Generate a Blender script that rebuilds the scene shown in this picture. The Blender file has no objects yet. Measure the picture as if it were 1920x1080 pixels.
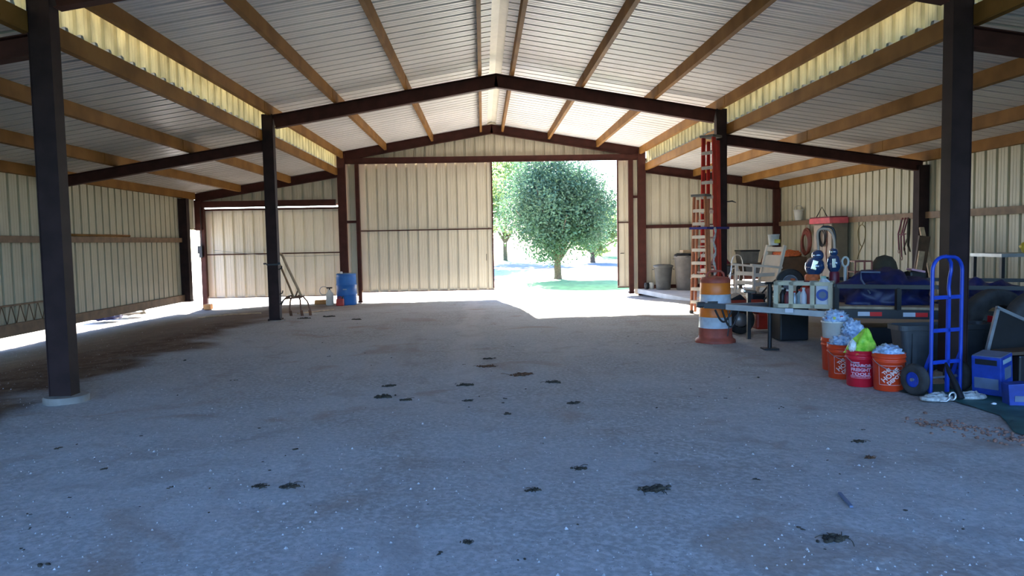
import bpy, bmesh, math, random
from mathutils import Vector, Matrix, noise
PI = math.pi
R = math.radians
random.seed(7)
scene = bpy.context.scene
col = scene.collection

# ------------------------------------------------------------------ camera
cam_data = bpy.data.cameras.new('camera')
cam_data.sensor_width = 36.0
cam_data.lens = 36.0 * 1384.2 / 1920.0
cam_data.clip_start = 0.05
cam_data.clip_end = 600
cam = bpy.data.objects.new('camera', cam_data)
col.objects.link(cam)
cr, cu, cw = Vector((0.99905175, -0.03924869, -0.01884503)), Vector((0.02127397, 0.06241706, 0.9978234)), Vector((0.03798701, 0.99727812, -0.06319285))
cam.matrix_world = Matrix(((cr.x, cu.x, -cw.x, 0.0), (cr.y, cu.y, -cw.y, 0.068), (cr.z, cu.z, -cw.z, 1.6), (0, 0, 0, 1)))
scene.camera = cam

# ------------------------------------------------------------------ world, sun, exposure
SUN_EL, SUN_AZ = 25.4, -4.9          # azimuth from +y, clockwise
world = bpy.data.worlds.new('world')
scene.world = world
world.use_nodes = True
wn = world.node_tree
wn.nodes.clear()
wo = wn.nodes.new('ShaderNodeOutputWorld')
wb = wn.nodes.new('ShaderNodeBackground')
sky = wn.nodes.new('ShaderNodeTexSky')
sky.sky_type = 'NISHITA'
sky.sun_disc = False
sky.sun_elevation = R(SUN_EL)
sky.sun_rotation = R(SUN_AZ)
sky.air_density = 1.0
sky.dust_density = 1.2
sky.ozone_density = 1.0
wb.inputs['Strength'].default_value = 0.45
tint = wn.nodes.new('ShaderNodeMix')
tint.data_type = 'RGBA'
tint.blend_type = 'MULTIPLY'
tint.inputs[0].default_value = 1.0
tint.inputs[7].default_value = (0.66, 0.97, 1.52, 1)
wn.links.new(sky.outputs[0], tint.inputs[6])
wn.links.new(tint.outputs[2], wb.inputs['Color'])
wn.links.new(wb.outputs[0], wo.inputs['Surface'])
sd = bpy.data.lights.new('sun', 'SUN')
sd.energy = 44.0
sd.angle = R(0.6)
sd.color = (1.0, 0.93, 0.82)
sun = bpy.data.objects.new('sun', sd)
col.objects.link(sun)
sdir = Vector((math.sin(R(SUN_AZ)) * math.cos(R(SUN_EL)), math.cos(R(SUN_AZ)) * math.cos(R(SUN_EL)), math.sin(R(SUN_EL))))
sun.rotation_euler = sdir.to_track_quat('Z', 'Y').to_euler()
sun.location = (0, 40, 30)
scene.view_settings.view_transform = 'Standard'
scene.view_settings.look = 'None'
scene.view_settings.exposure = 0.78
scene.view_settings.gamma = 1.0
scene.view_settings.use_curve_mapping = False

# ------------------------------------------------------------------ dimensions (metres)
XL, XR, XC = -4.2564, 4.9294, 0.3365
WL, WR = -8.70, 9.30
S = 7.62
YF = 3 * S                      # far wall plane
ZC, ZA = 4.212, 4.981           # rafter top at column / apex
ZLH, ZLL = 3.709, 3.02          # lean-to rafter top, high / low
PD = 0.20                       # purlin depth
YN = -0.15                      # near end of the roof

# ------------------------------------------------------------------ materials
def mat(name, color, rough=0.6, metal=0.0, var=0.12, scale=6.0, bump=0.0, col2=None, spec=0.5, trans=0.0, alpha=None, coat=0.0, emit=None):
    m = bpy.data.materials.new(name)
    m.use_nodes = True
    nt = m.node_tree
    b = nt.nodes['Principled BSDF']
    b.inputs['Roughness'].default_value = rough
    b.inputs['Metallic'].default_value = metal
    b.inputs['Specular IOR Level'].default_value = spec
    b.inputs['Coat Weight'].default_value = coat
    tc = nt.nodes.new('ShaderNodeTexCoord')
    nz = nt.nodes.new('ShaderNodeTexNoise')
    nz.inputs['Scale'].default_value = scale
    nz.inputs['Detail'].default_value = 5
    nt.links.new(tc.outputs['Object'], nz.inputs['Vector'])
    mx = nt.nodes.new('ShaderNodeMix')
    mx.data_type = 'RGBA'
    c = tuple(color)
    mx.inputs[6].default_value = tuple(x * (1 - var) for x in c) + (1,)
    mx.inputs[7].default_value = (tuple(col2) if col2 else tuple(min(1, x * (1 + var)) for x in c)) + (1,)
    rp = nt.nodes.new('ShaderNodeMapRange')
    rp.inputs[1].default_value = 0.35
    rp.inputs[2].default_value = 0.65
    nt.links.new(nz.outputs['Fac'], rp.inputs[0])
    nt.links.new(rp.outputs[0], mx.inputs[0])
    nt.links.new(mx.outputs[2], b.inputs['Base Color'])
    if bump:
        bp = nt.nodes.new('ShaderNodeBump')
        bp.inputs['Strength'].default_value = bump
        bp.inputs['Distance'].default_value = 0.02
        nt.links.new(nz.outputs['Fac'], bp.inputs['Height'])
        nt.links.new(bp.outputs[0], b.inputs['Normal'])
    if trans:
        out = nt.nodes['Material Output']
        tr = nt.nodes.new('ShaderNodeBsdfTranslucent')
        nt.links.new(mx.outputs[2], tr.inputs['Color'])
        ms = nt.nodes.new('ShaderNodeMixShader')
        ms.inputs[0].default_value = trans
        nt.links.new(b.outputs[0], ms.inputs[1])
        nt.links.new(tr.outputs[0], ms.inputs[2])
        nt.links.new(ms.outputs[0], out.inputs['Surface'])
    if alpha is not None:
        b.inputs['Transmission Weight'].default_value = alpha
    return m

M = {}
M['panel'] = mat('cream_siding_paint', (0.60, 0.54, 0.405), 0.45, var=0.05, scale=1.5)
M['panel_side'] = mat('cream_siding_paint_darker', (0.49, 0.45, 0.315), 0.5, var=0.08, scale=1.2)  # slightly darker cream tone, used on the side walls
M['door_panel'] = mat('cream_door_sheet', (0.66, 0.59, 0.455), 0.4, var=0.05, scale=1.0)
M['door_bright'] = mat('brightened_door_sheet', (0.80, 0.745, 0.62), 0.4, var=0.04, scale=1.0, trans=0.055)  # door sheet whitened and given translucency so it looks brightly lit
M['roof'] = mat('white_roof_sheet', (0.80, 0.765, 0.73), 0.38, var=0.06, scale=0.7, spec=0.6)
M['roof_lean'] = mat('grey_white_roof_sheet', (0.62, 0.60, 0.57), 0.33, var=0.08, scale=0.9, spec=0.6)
M['ridge'] = mat('cream_ridge_flashing', (0.78, 0.72, 0.58), 0.5, var=0.05)
M['lightpanel'] = mat('translucent_panel', (0.60, 0.53, 0.34), 0.5, var=0.12, scale=3.0, trans=0.7)
M['purlin'] = mat('rusty_primer_purlin', (0.23, 0.105, 0.024), 0.6, var=0.2, scale=2.0, col2=(0.28, 0.135, 0.034), spec=0.15)
M['girt'] = mat('brown_primer_girt', (0.20, 0.125, 0.068), 0.65, var=0.2, scale=5.0)
M['redox'] = mat('red_oxide_steel', (0.062, 0.019, 0.014), 0.6, var=0.2, scale=5.0, spec=0.2)
M['column'] = mat('backlit_red_oxide_column', (0.030, 0.016, 0.015), 0.65, var=0.2, scale=5.0, spec=0.15)  # red oxide darkened to stand in for the columns' backlit shade
M['concrete'] = mat('pale_concrete', (0.28, 0.25, 0.215), 0.85, var=0.15, scale=9, bump=0.2)
M['blackiron'] = mat('black_painted_iron', (0.012, 0.012, 0.014), 0.45, var=0.3)
M['rubber'] = mat('dark_rubber', (0.022, 0.021, 0.020), 0.75, var=0.3, scale=12, bump=0.2)
M['rubberdust'] = mat('dusty_rubber', (0.045, 0.042, 0.04), 0.85, var=0.35, scale=8)
M['bluepaint'] = mat('blue_painted_steel', (0.012, 0.055, 0.42), 0.35, var=0.15)
M['bluebarrel'] = mat('blue_barrel_plastic', (0.02, 0.15, 0.48), 0.4, var=0.15, scale=3)
M['barreltop'] = mat('faded_blue_plastic', (0.20, 0.30, 0.42), 0.6)
M['hdorange'] = mat('orange_red_plastic', (0.72, 0.055, 0.012), 0.38, var=0.08)
M['hfred'] = mat('crimson_plastic', (0.62, 0.012, 0.03), 0.38, var=0.08)
M['white'] = mat('white_print', (0.75, 0.74, 0.74), 0.6, var=0.04)
M['pinkprint'] = mat('faded_white_print', (0.72, 0.38, 0.45), 0.6, var=0.06)
M['orangeprint'] = mat('worn_white_print', (0.78, 0.52, 0.45), 0.6, var=0.06)
M['bagblue'] = mat('pale_blue_plastic_bag', (0.28, 0.42, 0.66), 0.3, var=0.25, scale=22, col2=(0.55, 0.66, 0.80))
M['bagspot'] = mat('yellow_print', (0.6, 0.6, 0.12), 0.4)
M['baggreen'] = mat('lime_green_plastic_bag', (0.20, 0.62, 0.03), 0.25, var=0.2, scale=14, col2=(0.55, 0.85, 0.10))
M['bagwhite'] = mat('white_plastic_bag', (0.7, 0.72, 0.66), 0.3, var=0.2, scale=14)
M['milky'] = mat('milky_white_plastic', (0.62, 0.62, 0.56), 0.4, var=0.08)
M['drumorange'] = mat('drum_orange_sheeting', (0.80, 0.20, 0.02), 0.4, var=0.06)
M['drumred'] = mat('drum_faded_red_plastic', (0.36, 0.075, 0.045), 0.6, var=0.18, scale=9)
M['drumwhite'] = mat('drum_silver_sheeting', (0.50, 0.56, 0.62), 0.35, var=0.1, scale=14)
M['fibrered'] = mat('red_fibreglass_rail', (0.42, 0.022, 0.016), 0.45, var=0.12)
M['fibrebrown'] = mat('orange_brown_fibreglass_rail', (0.46, 0.17, 0.08), 0.5, var=0.15)
M['alu'] = mat('brushed_aluminium', (0.62, 0.62, 0.62), 0.35, metal=0.8, var=0.1)
M['steel'] = mat('galvanised_steel', (0.34, 0.36, 0.38), 0.4, metal=0.6, var=0.15)
M['wood'] = mat('weathered_wood', (0.30, 0.18, 0.09), 0.7, var=0.3, scale=9)
M['woodpale'] = mat('pale_lumber', (0.46, 0.33, 0.20), 0.7, var=0.2, scale=7)
M['wooddark'] = mat('dark_brown_board', (0.085, 0.045, 0.022), 0.65, var=0.25, scale=6)
M['chairwhite'] = mat('cream_painted_wood', (0.74, 0.62, 0.48), 0.5, var=0.08)
M['greybin'] = mat('grey_plastic_bin', (0.12, 0.12, 0.11), 0.55, var=0.15)
M['greybin2'] = mat('taupe_plastic_bin', (0.19, 0.17, 0.15), 0.5, var=0.15)
M['tub'] = mat('charcoal_plastic_tub', (0.065, 0.068, 0.072), 0.5, var=0.15)
M['tarpblue'] = mat('navy_blue_tarp', (0.008, 0.014, 0.085), 0.45, var=0.3, scale=9)
M['tarpgreen'] = mat('teal_green_tarp', (0.035, 0.115, 0.105), 0.6, var=0.35, scale=5)
M['cabinet'] = mat('beige_metal_cabinet', (0.44, 0.35, 0.26), 0.5, var=0.08)
M['cabinetshade'] = mat('shaded_cabinet_side', (0.16, 0.135, 0.095), 0.55, var=0.1)  # cabinet beige darkened to imitate shade on the sides away from the door
M['pinkred'] = mat('pinkish_red_plastic', (0.62, 0.10, 0.12), 0.4, var=0.15)
M['red'] = mat('bright_red_paint', (0.45, 0.03, 0.015), 0.4, var=0.15)
M['orange'] = mat('orange_cloth', (0.55, 0.12, 0.03), 0.7, var=0.3, scale=20)
M['dullred'] = mat('dull_red_paint', (0.40, 0.05, 0.02), 0.5, var=0.15)
M['hosered'] = mat('rust_red_hose', (0.22, 0.05, 0.03), 0.5, var=0.2)
M['black'] = mat('black_rubber_hose', (0.012, 0.013, 0.016), 0.35, var=0.2)
M['tan'] = mat('tan_hose', (0.52, 0.38, 0.28), 0.5, var=0.1)
M['glossblue'] = mat('glossy_midnight_blue', (0.015, 0.05, 0.14), 0.12, var=0.1, coat=1.0, spec=1.0)
M['chrome'] = mat('polished_chrome', (0.75, 0.80, 0.85), 0.12, metal=1.0, var=0.02)
M['cream'] = mat('cream_plastic_crate', (0.52, 0.45, 0.33), 0.5, var=0.1, col2=(0.56, 0.52, 0.34))
M['jug'] = mat('white_jug_plastic', (0.55, 0.56, 0.60), 0.4, var=0.08)
M['bluelabel'] = mat('blue_round_label', (0.03, 0.08, 0.36), 0.5)
M['greencap'] = mat('pale_green_cap', (0.28, 0.42, 0.33), 0.4)
M['maroon'] = mat('maroon_plastic', (0.16, 0.015, 0.03), 0.4)
M['refred'] = mat('red_reflector_tape', (0.80, 0.01, 0.01), 0.3, var=0.03)
M['refwhite'] = mat('white_reflector_tape', (0.62, 0.64, 0.70), 0.3, var=0.03)
M['boxblue'] = mat('blue_printed_carton', (0.010, 0.045, 0.30), 0.45, var=0.25, scale=8)
M['boxgrey'] = mat('grey_blue_carton_top', (0.12, 0.16, 0.24), 0.5, var=0.15)
M['label'] = mat('pale_label', (0.32, 0.42, 0.46), 0.5, var=0.1)
M['rope'] = mat('dirty_white_rope', (0.42, 0.42, 0.40), 0.8, var=0.3, scale=30, bump=0.4)
M['basketdark'] = mat('dark_olive_felt', (0.05, 0.042, 0.026), 0.85, var=0.25)
M['strap'] = mat('blue_webbing', (0.03, 0.03, 0.18), 0.7)
M['yellow'] = mat('yellow_label', (0.62, 0.48, 0.05), 0.5)
M['brick'] = mat('orange_clay_block', (0.55, 0.27, 0.09), 0.8, var=0.2)
M['foliage'] = mat('dark_green_leaves', (0.075, 0.15, 0.085), 0.6, var=0.35, scale=1.2, trans=0.30)
M['foliage2'] = mat('light_green_leaves', (0.24, 0.34, 0.12), 0.6, var=0.4, scale=0.6, trans=0.45)
M['bark'] = mat('grey_brown_bark', (0.10, 0.075, 0.055), 0.9, var=0.3, scale=12, bump=0.6)
M['brickdust'] = mat('dull_red_gravel', (0.26, 0.135, 0.095), 0.9, var=0.35, scale=9)
M['lawn'] = mat('lawn_grass', (0.13, 0.30, 0.08), 0.9, var=0.3, scale=3)
M['meadow'] = mat('rough_meadow_grass', (0.05, 0.085, 0.03), 0.9, var=0.3, scale=2)
M['road'] = mat('grey_asphalt_road', (0.22, 0.22, 0.23), 0.9, var=0.1)
M['drive'] = mat('pale_gravel_drive', (0.52, 0.47, 0.42), 0.9, var=0.15, scale=4)
M['slab'] = mat('smooth_concrete_slab', (0.50, 0.50, 0.50), 0.7, var=0.1, scale=2)
M['clump'] = mat('dark_dry_leaf_litter', (0.045, 0.035, 0.022), 0.95, var=0.5, scale=30, bump=0.5)
M['clumpred'] = mat('brown_leaf_litter', (0.10, 0.045, 0.02), 0.95, var=0.4, scale=30)
M['stone'] = mat('pale_gravel_stone', (0.40, 0.39, 0.38), 0.9, var=0.35, scale=1.5)
M['leather'] = mat('brown_leather', (0.16, 0.07, 0.035), 0.6, var=0.25)
M['lasso'] = mat('olive_rope', (0.17, 0.13, 0.05), 0.8, var=0.2)

def ground_material():
    m = bpy.data.materials.new('dusty_gravel_ground')
    m.use_nodes = True
    nt = m.node_tree
    N, L = nt.nodes, nt.links
    b = N['Principled BSDF']
    b.inputs['Roughness'].default_value = 0.95
    b.inputs['Specular IOR Level'].default_value = 0.2
    tc = N.new('ShaderNodeTexCoord')
    def nz(scale, det=6, dist=0.0, stretch=None):
        n = N.new('ShaderNodeTexNoise')
        n.inputs['Scale'].default_value = scale
        n.inputs['Detail'].default_value = det
        n.inputs['Distortion'].default_value = dist
        if stretch:
            mp = N.new('ShaderNodeMapping')
            mp.inputs['Scale'].default_value = stretch
            L.new(tc.outputs['Object'], mp.inputs['Vector'])
            L.new(mp.outputs[0], n.inputs['Vector'])
        else:
            L.new(tc.outputs['Object'], n.inputs['Vector'])
        return n
    def ramp(src, a, c):
        r = N.new('ShaderNodeMapRange')
        r.inputs[1].default_value = a
        r.inputs[2].default_value = c
        r.interpolation_type = 'SMOOTHSTEP'
        L.new(src, r.inputs[0])
        return r.outputs[0]
    def mix(f, a, c):
        x = N.new('ShaderNodeMix')
        x.data_type = 'RGBA'
        L.new(f, x.inputs[0])
        for s, v in ((x.inputs[6], a), (x.inputs[7], c)):
            if isinstance(v, tuple):
                s.default_value = v + (1,)
            else:
                L.new(v, s)
        return x.outputs[2]
    def math_(op, a, c):
        x = N.new('ShaderNodeMath')
        x.operation = op
        for s, v in ((x.inputs[0], a), (x.inputs[1], c)):
            if isinstance(v, (int, float)):
                s.default_value = v
            else:
                L.new(v, s)
        return x.outputs[0]
    base = mix(ramp(nz(0.55, 5, 0.4).outputs['Fac'], 0.38, 0.62), (0.33, 0.325, 0.305), (0.39, 0.395, 0.385))
    base = mix(ramp(nz(26, 7).outputs['Fac'], 0.40, 0.66), base, (0.47, 0.46, 0.45))
    base = mix(ramp(nz(70, 3).outputs['Fac'], 0.60, 0.72), base, (0.25, 0.235, 0.22))
    # tyre tracks along y: fine streaks
    base = mix(math_('MULTIPLY', ramp(nz(1.0, 4, 0.2, (2.2, 0.16, 1)).outputs['Fac'], 0.55, 0.72), 0.45), base, (0.30, 0.27, 0.25))
    base = mix(math_('MULTIPLY', ramp(nz(2.6, 6, 0.6).outputs['Fac'], 0.56, 0.68), 0.40), base, (0.28, 0.245, 0.22))
    base = mix(math_('MULTIPLY', ramp(nz(5.5, 7, 1.2).outputs['Fac'], 0.60, 0.70), 0.45), base, (0.50, 0.49, 0.48))
    sx0 = N.new('ShaderNodeSeparateXYZ')
    L.new(tc.outputs['Object'], sx0.inputs[0])
    tw = math_('ABSOLUTE', math_('SUBTRACT', math_('ADD', sx0.outputs['X'], math_('MULTIPLY', nz(0.35, 2).outputs['Fac'], 0.8)), 0.12), 0)
    trk = math_('MULTIPLY', math_('SUBTRACT', 1.0, ramp(tw, 0.10, 0.26)), ramp(sx0.outputs['Y'], 6.5, 9.5))
    base = mix(math_('MULTIPLY', trk, 0.35), base, (0.55, 0.52, 0.49))
    # brown stains
    base = mix(math_('MULTIPLY', ramp(nz(0.9, 5, 0.8).outputs['Fac'], 0.57, 0.70), 0.55), base, (0.30, 0.22, 0.165))
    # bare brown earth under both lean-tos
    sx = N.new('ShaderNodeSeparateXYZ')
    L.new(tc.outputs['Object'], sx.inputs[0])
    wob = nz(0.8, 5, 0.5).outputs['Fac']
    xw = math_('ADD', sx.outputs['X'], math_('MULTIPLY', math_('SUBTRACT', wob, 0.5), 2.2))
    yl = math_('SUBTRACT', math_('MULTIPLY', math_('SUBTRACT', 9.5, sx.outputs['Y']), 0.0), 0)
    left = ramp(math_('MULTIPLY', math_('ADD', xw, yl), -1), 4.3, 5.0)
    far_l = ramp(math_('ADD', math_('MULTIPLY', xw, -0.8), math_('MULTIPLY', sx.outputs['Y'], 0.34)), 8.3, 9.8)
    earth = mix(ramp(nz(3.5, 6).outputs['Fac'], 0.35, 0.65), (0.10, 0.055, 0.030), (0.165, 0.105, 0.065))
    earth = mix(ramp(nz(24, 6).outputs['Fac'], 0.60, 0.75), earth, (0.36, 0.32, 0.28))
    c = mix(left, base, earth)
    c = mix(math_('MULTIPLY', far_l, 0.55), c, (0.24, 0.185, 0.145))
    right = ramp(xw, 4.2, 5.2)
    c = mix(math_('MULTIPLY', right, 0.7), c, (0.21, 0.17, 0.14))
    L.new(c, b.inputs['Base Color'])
    vo = N.new('ShaderNodeTexVoronoi')
    vo.inputs['Scale'].default_value = 38
    L.new(tc.outputs['Object'], vo.inputs['Vector'])
    h = math_('ADD', math_('MULTIPLY', nz(9, 10).outputs['Fac'], 1.0), math_('MULTIPLY', vo.outputs['Distance'], 0.12))
    bp = N.new('ShaderNodeBump')
    bp.inputs['Strength'].default_value = 0.24
    bp.inputs['Distance'].default_value = 0.03
    L.new(h, bp.inputs['Height'])
    L.new(bp.outputs[0], b.inputs['Normal'])
    return m
M['ground'] = ground_material()

# ------------------------------------------------------------------ mesh helpers
class MB:
    def __init__(self):
        self.v, self.f, self.mi, self.sm = [], [], [], []
        self.cur = 0
    def add(self, vs, fs, smooth=False):
        o = len(self.v)
        self.v += [tuple(p) for p in vs]
        self.f += [tuple(i + o for i in f) for f in fs]
        self.mi += [self.cur] * len(fs)
        self.sm += [smooth] * len(fs)
        return self
    def m(self, i):
        self.cur = i
        return self
    def box(self, c, s, rot=None):
        x, y, z = s[0] / 2, s[1] / 2, s[2] / 2
        vs = [Vector(p) for p in ((-x, -y, -z), (x, -y, -z), (x, y, -z), (-x, y, -z), (-x, -y, z), (x, -y, z), (x, y, z), (-x, y, z))]
        if rot is not None:
            vs = [rot @ p for p in vs]
        vs = [p + Vector(c) for p in vs]
        return self.add(vs, [(3, 2, 1, 0), (4, 5, 6, 7), (0, 1, 5, 4), (1, 2, 6, 5), (2, 3, 7, 6), (3, 0, 4, 7)])
    def rbox(self, c, s, r=0.01, rot=None):
        """box with rounded vertical and horizontal edges (bevelled)"""
        bm = bmesh.new()
        bmesh.ops.create_cube(bm, size=1.0)
        for v in bm.verts:
            v.co = Vector((v.co.x * s[0], v.co.y * s[1], v.co.z * s[2]))
        bmesh.ops.bevel(bm, geom=bm.edges[:], offset=r, segments=2, affect='EDGES', profile=0.6)
        vs = [(rot @ v.co if rot is not None else v.co) + Vector(c) for v in bm.verts]
        bm.verts.index_update()
        fs = [tuple(v.index for v in f.verts) for f in bm.faces]
        bm.free()
        return self.add(vs, fs)
    def beam(self, a, b, w, h, up=(0, 0, 1)):
        a, b = Vector(a), Vector(b)
        d = (b - a)
        L = d.length
        d.normalize()
        u = Vector(up)
        s = d.cross(u)
        if s.length < 1e-4:
            s = d.cross(Vector((0, 1, 0)))
        s.normalize()
        u = s.cross(d).normalized()
        vs = []
        for p in (a, b):
            for i, j in ((-1, -1), (1, -1), (1, 1), (-1, 1)):
                vs.append(p + s * (i * w / 2) + u * (j * h / 2))
        return self.add(vs, [(3, 2, 1, 0), (4, 5, 6, 7), (0, 1, 5, 4), (1, 2, 6, 5), (2, 3, 7, 6), (3, 0, 4, 7)])
    def tube(self, pts, r, n=10, cap=True, closed=False):
        pts = [Vector(p) for p in pts]
        k = len(pts)
        rr = r if isinstance(r, (list, tuple)) else [r] * k
        vs, fs = [], []
        prev = None
        for i, p in enumerate(pts):
            if closed:
                t = pts[(i + 1) % k] - pts[i - 1]
            else:
                t = pts[min(i + 1, k - 1)] - pts[max(i - 1, 0)]
            t.normalize()
            if prev is None:
                q = Vector((0, 0, 1)) if abs(t.z) < 0.9 else Vector((0, 1, 0))
                s = t.cross(q).normalized()
            else:
                s = (prev - t * prev.dot(t)).normalized()
            prev = s
            u = t.cross(s)
            for j in range(n):
                a = 2 * PI * j / n
                vs.append(p + (s * math.cos(a) + u * math.sin(a)) * rr[i])
        m_ = k if closed else k - 1
        for i in range(m_):
            for j in range(n):
                a, b2 = i * n + j, i * n + (j + 1) % n
                c, d = ((i + 1) % k) * n + (j + 1) % n, ((i + 1) % k) * n + j
                fs.append((a, b2, c, d))
        self.add(vs, fs, True)
        if cap and not closed:
            self.add(vs[:n], [tuple(range(n))[::-1]])
            self.add(vs[-n:], [tuple(range(n))])
        return self
    def lathe(self, prof, c=(0, 0, 0), n=32, axis='z', rot=None, capb=True, capt=True, smooth=True):
        vs, fs = [], []
        for r, z in prof:
            for j in range(n):
                a = 2 * PI * j / n
                p = Vector((r * math.cos(a), r * math.sin(a), z))
                if axis == 'x':
                    p = Vector((p.z, p.x, p.y))
                elif axis == 'y':
                    p = Vector((p.x, p.z, p.y))
                if rot is not None:
                    p = rot @ p
                vs.append(p + Vector(c))
        for i in range(len(prof) - 1):
            for j in range(n):
                fs.append((i * n + j, i * n + (j + 1) % n, (i + 1) * n + (j + 1) % n, (i + 1) * n + j))
        if axis == 'y':
            fs = [f[::-1] for f in fs]
        self.add(vs, fs, smooth)
        if capb and prof[0][0] > 1e-4:
            self.add(vs[:n], [tuple(range(n))[::-1]])
        if capt and prof[-1][0] > 1e-4:
            self.add(vs[-n:], [tuple(range(n))])
        return self
    def prism(self, poly, a, b, plane='xz'):
        """polygon in a plane extruded between coordinate a and b of the third axis"""
        n = len(poly)
        def P(p, t):
            return (p[0], t, p[1]) if plane == 'xz' else ((t, p[0], p[1]) if plane == 'yz' else (p[0], p[1], t))
        vs = [P(p, a) for p in poly] + [P(p, b) for p in poly]
        fs = [tuple(range(n)), tuple(range(2 * n - 1, n - 1, -1))] + [(i, i + n, (i + 1) % n + n, (i + 1) % n) for i in range(n)]
        return self.add(vs, fs)
    def blob(self, c, s, amp=0.15, freq=3.0, sub=3, seed=0, rot=None, flat=None):
        bm = bmesh.new()
        bmesh.ops.create_icosphere(bm, subdivisions=sub, radius=1.0)
        vs = []
        for v in bm.verts:
            p = v.co.normalized()
            d = 1 + amp * noise.noise(p * freq + Vector((seed * 3.1, seed * 1.7, seed))) * 2 + amp * 0.5 * noise.noise(p * freq * 2.7 + Vector((seed, 9, 4)))
            q = Vector((p.x * s[0], p.y * s[1], p.z * s[2])) * d
            if flat is not None and q.z < flat:
                q.z = flat
            if rot is not None:
                q = rot @ q
            vs.append(q + Vector(c))
        bm.verts.index_update()
        fs = [tuple(v.index for v in f.verts) for f in bm.faces]
        bm.free()
        return self.add(vs, fs, True)
    def build(self, name, mats, parent=None, smooth=None, origin=None, recalc=True):
        me = bpy.data.meshes.new(name)
        o0 = Vector(origin) if origin is not None else Vector((0, 0, 0))
        me.from_pydata([tuple(Vector(p) - o0) for p in self.v], [], self.f)
        for mm in (mats if isinstance(mats, (list, tuple)) else [mats]):
            me.materials.append(M[mm] if isinstance(mm, str) else mm)
        for p, mi, s in zip(me.polygons, self.mi, self.sm):
            p.material_index = mi
            p.use_smooth = s if smooth is None else smooth
        if recalc:
            bm = bmesh.new()
            bm.from_mesh(me)
            bmesh.ops.recalc_face_normals(bm, faces=bm.faces[:])
            bm.to_mesh(me)
            bm.free()
        me.update()
        o = bpy.data.objects.new(name, me)
        o.location = o0
        col.objects.link(o)
        if parent is not None:
            o.parent = parent
        return o

def tag(o, label=None, cat=None, group=None, kind=None):
    if label: o['label'] = label
    if cat: o['category'] = cat
    if group: o['group'] = group
    if kind: o['kind'] = kind
    return o
def struct(o):
    o['kind'] = 'structure'
    return o
def empty(name, loc, label, cat, rz=0.0, group=None, rot=None):
    o = bpy.data.objects.new(name, None)
    o.empty_display_size = 0.1
    col.objects.link(o)
    o.location = loc
    o.rotation_euler = rot if rot else (0, 0, rz)
    return tag(o, label, cat, group)
def arc(c, r, a0, a1, n, plane='xz', k=1.0):
    out = []
    for i in range(n + 1):
        a = a0 + (a1 - a0) * i / n
        x, y = r * math.cos(a), r * k * math.sin(a)
        out.append((c[0] + x, c[1], c[2] + y) if plane == 'xz' else ((c[0], c[1] + x, c[2] + y) if plane == 'yz' else (c[0] + x, c[1] + y, c[2])))
    return out

# ------------------------------------------------------------------ ground
def sstep(a, b, x):
    t = max(0.0, min(1.0, (x - a) / (b - a)))
    return t * t * (3 - 2 * t)
def gz(x, y):
    z = 0.07
    z -= 0.25 * sstep(15.5, 23.0, y) * (1 - 0.75 * sstep(4.6, 6.0, x) * (1 - sstep(23.0, 25.0, y)))
    z -= 0.26 * sstep(-5.0, -8.4, x) * (1 - 0.55 * sstep(15.5, 23.0, y))
    z -= 0.17 * sstep(25, 37, y)
    if y < 24.5 and -9 < x < 9.6:
        z += 0.022 * noise.noise(Vector((x * 0.8, y * 0.6, 0))) + 0.010 * noise.noise(Vector((x * 3.1, y * 3.1, 5)))
        z += 0.005 * noise.noise(Vector((x * 9, y * 9, 2)))
    if x > 4.8 and y > 16.5:
        z = min(z, 0.02)
    return z
def grid_mesh(name, x0, x1, y0, y1, nx, ny, m, dz=0.0):
    g = MB()
    vs = [(x0 + (x1 - x0) * i / nx, y0 + (y1 - y0) * j / ny, 0) for j in range(ny + 1) for i in range(nx + 1)]
    vs = [(x, y, gz(x, y) + dz) for x, y, _ in vs]
    fs = [(j * (nx + 1) + i, j * (nx + 1) + i + 1, (j + 1) * (nx + 1) + i + 1, (j + 1) * (nx + 1) + i) for j in range(ny) for i in range(nx)]
    g.add(vs, fs, True)
    return struct(g.build(name, m, recalc=False))
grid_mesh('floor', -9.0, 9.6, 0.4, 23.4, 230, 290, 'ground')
# outdoors, all meeting edge to edge
def flat_quads(name, quads, m, dz=0.0, n=12):
    g = MB()
    for (x0, x1, y0, y1) in quads:
        vs = [(x0 + (x1 - x0) * i / n, y0 + (y1 - y0) * j / n, 0) for j in range(n + 1) for i in range(n + 1)]
        g.add([(x, y, gz(x, y) + dz) for x, y, _ in vs], [(j * (n + 1) + i, j * (n + 1) + i + 1, (j + 1) * (n + 1) + i + 1, (j + 1) * (n + 1) + i) for j in range(n) for i in range(n)], True)
    return struct(g.build(name, m, recalc=False))
flat_quads('ground', [(-60, -14, 23.4, 120), (-14, 14, 23.4, 40), (-14, 14, 40, 120), (14, 60, 23.4, 120), (-60, -9.0, 0.4, 23.4), (9.6, 60, 0.4, 23.4)], 'drive', n=40)
flat_quads('front_lawn', [(-60, 60, -50, 0.4)], 'meadow', n=8)
lw = MB()
N_ = 60
pts = []
for i in range(N_):
    a = 2 * PI * i / N_
    pts.append((4.2 + 3.1 * math.cos(a) * (1 + 0.06 * math.sin(3 * a)), 31.8 + 6.4 * math.sin(a), 0))
ring0 = [(4.2, 31.8, gz(4.2, 31.8) + 0.05)]
vs = ring0[:]
for k in (0.33, 0.66, 1.0):
    for p in pts:
        x, y = 4.2 + (p[0] - 4.2) * k, 31.8 + (p[1] - 31.8) * k
        vs.append((x, y, gz(x, y) + 0.05 * (1.0 if k < 1 else -0.2)))
fs = [(0, 1 + i, 1 + (i + 1) % N_) for i in range(N_)]
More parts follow.
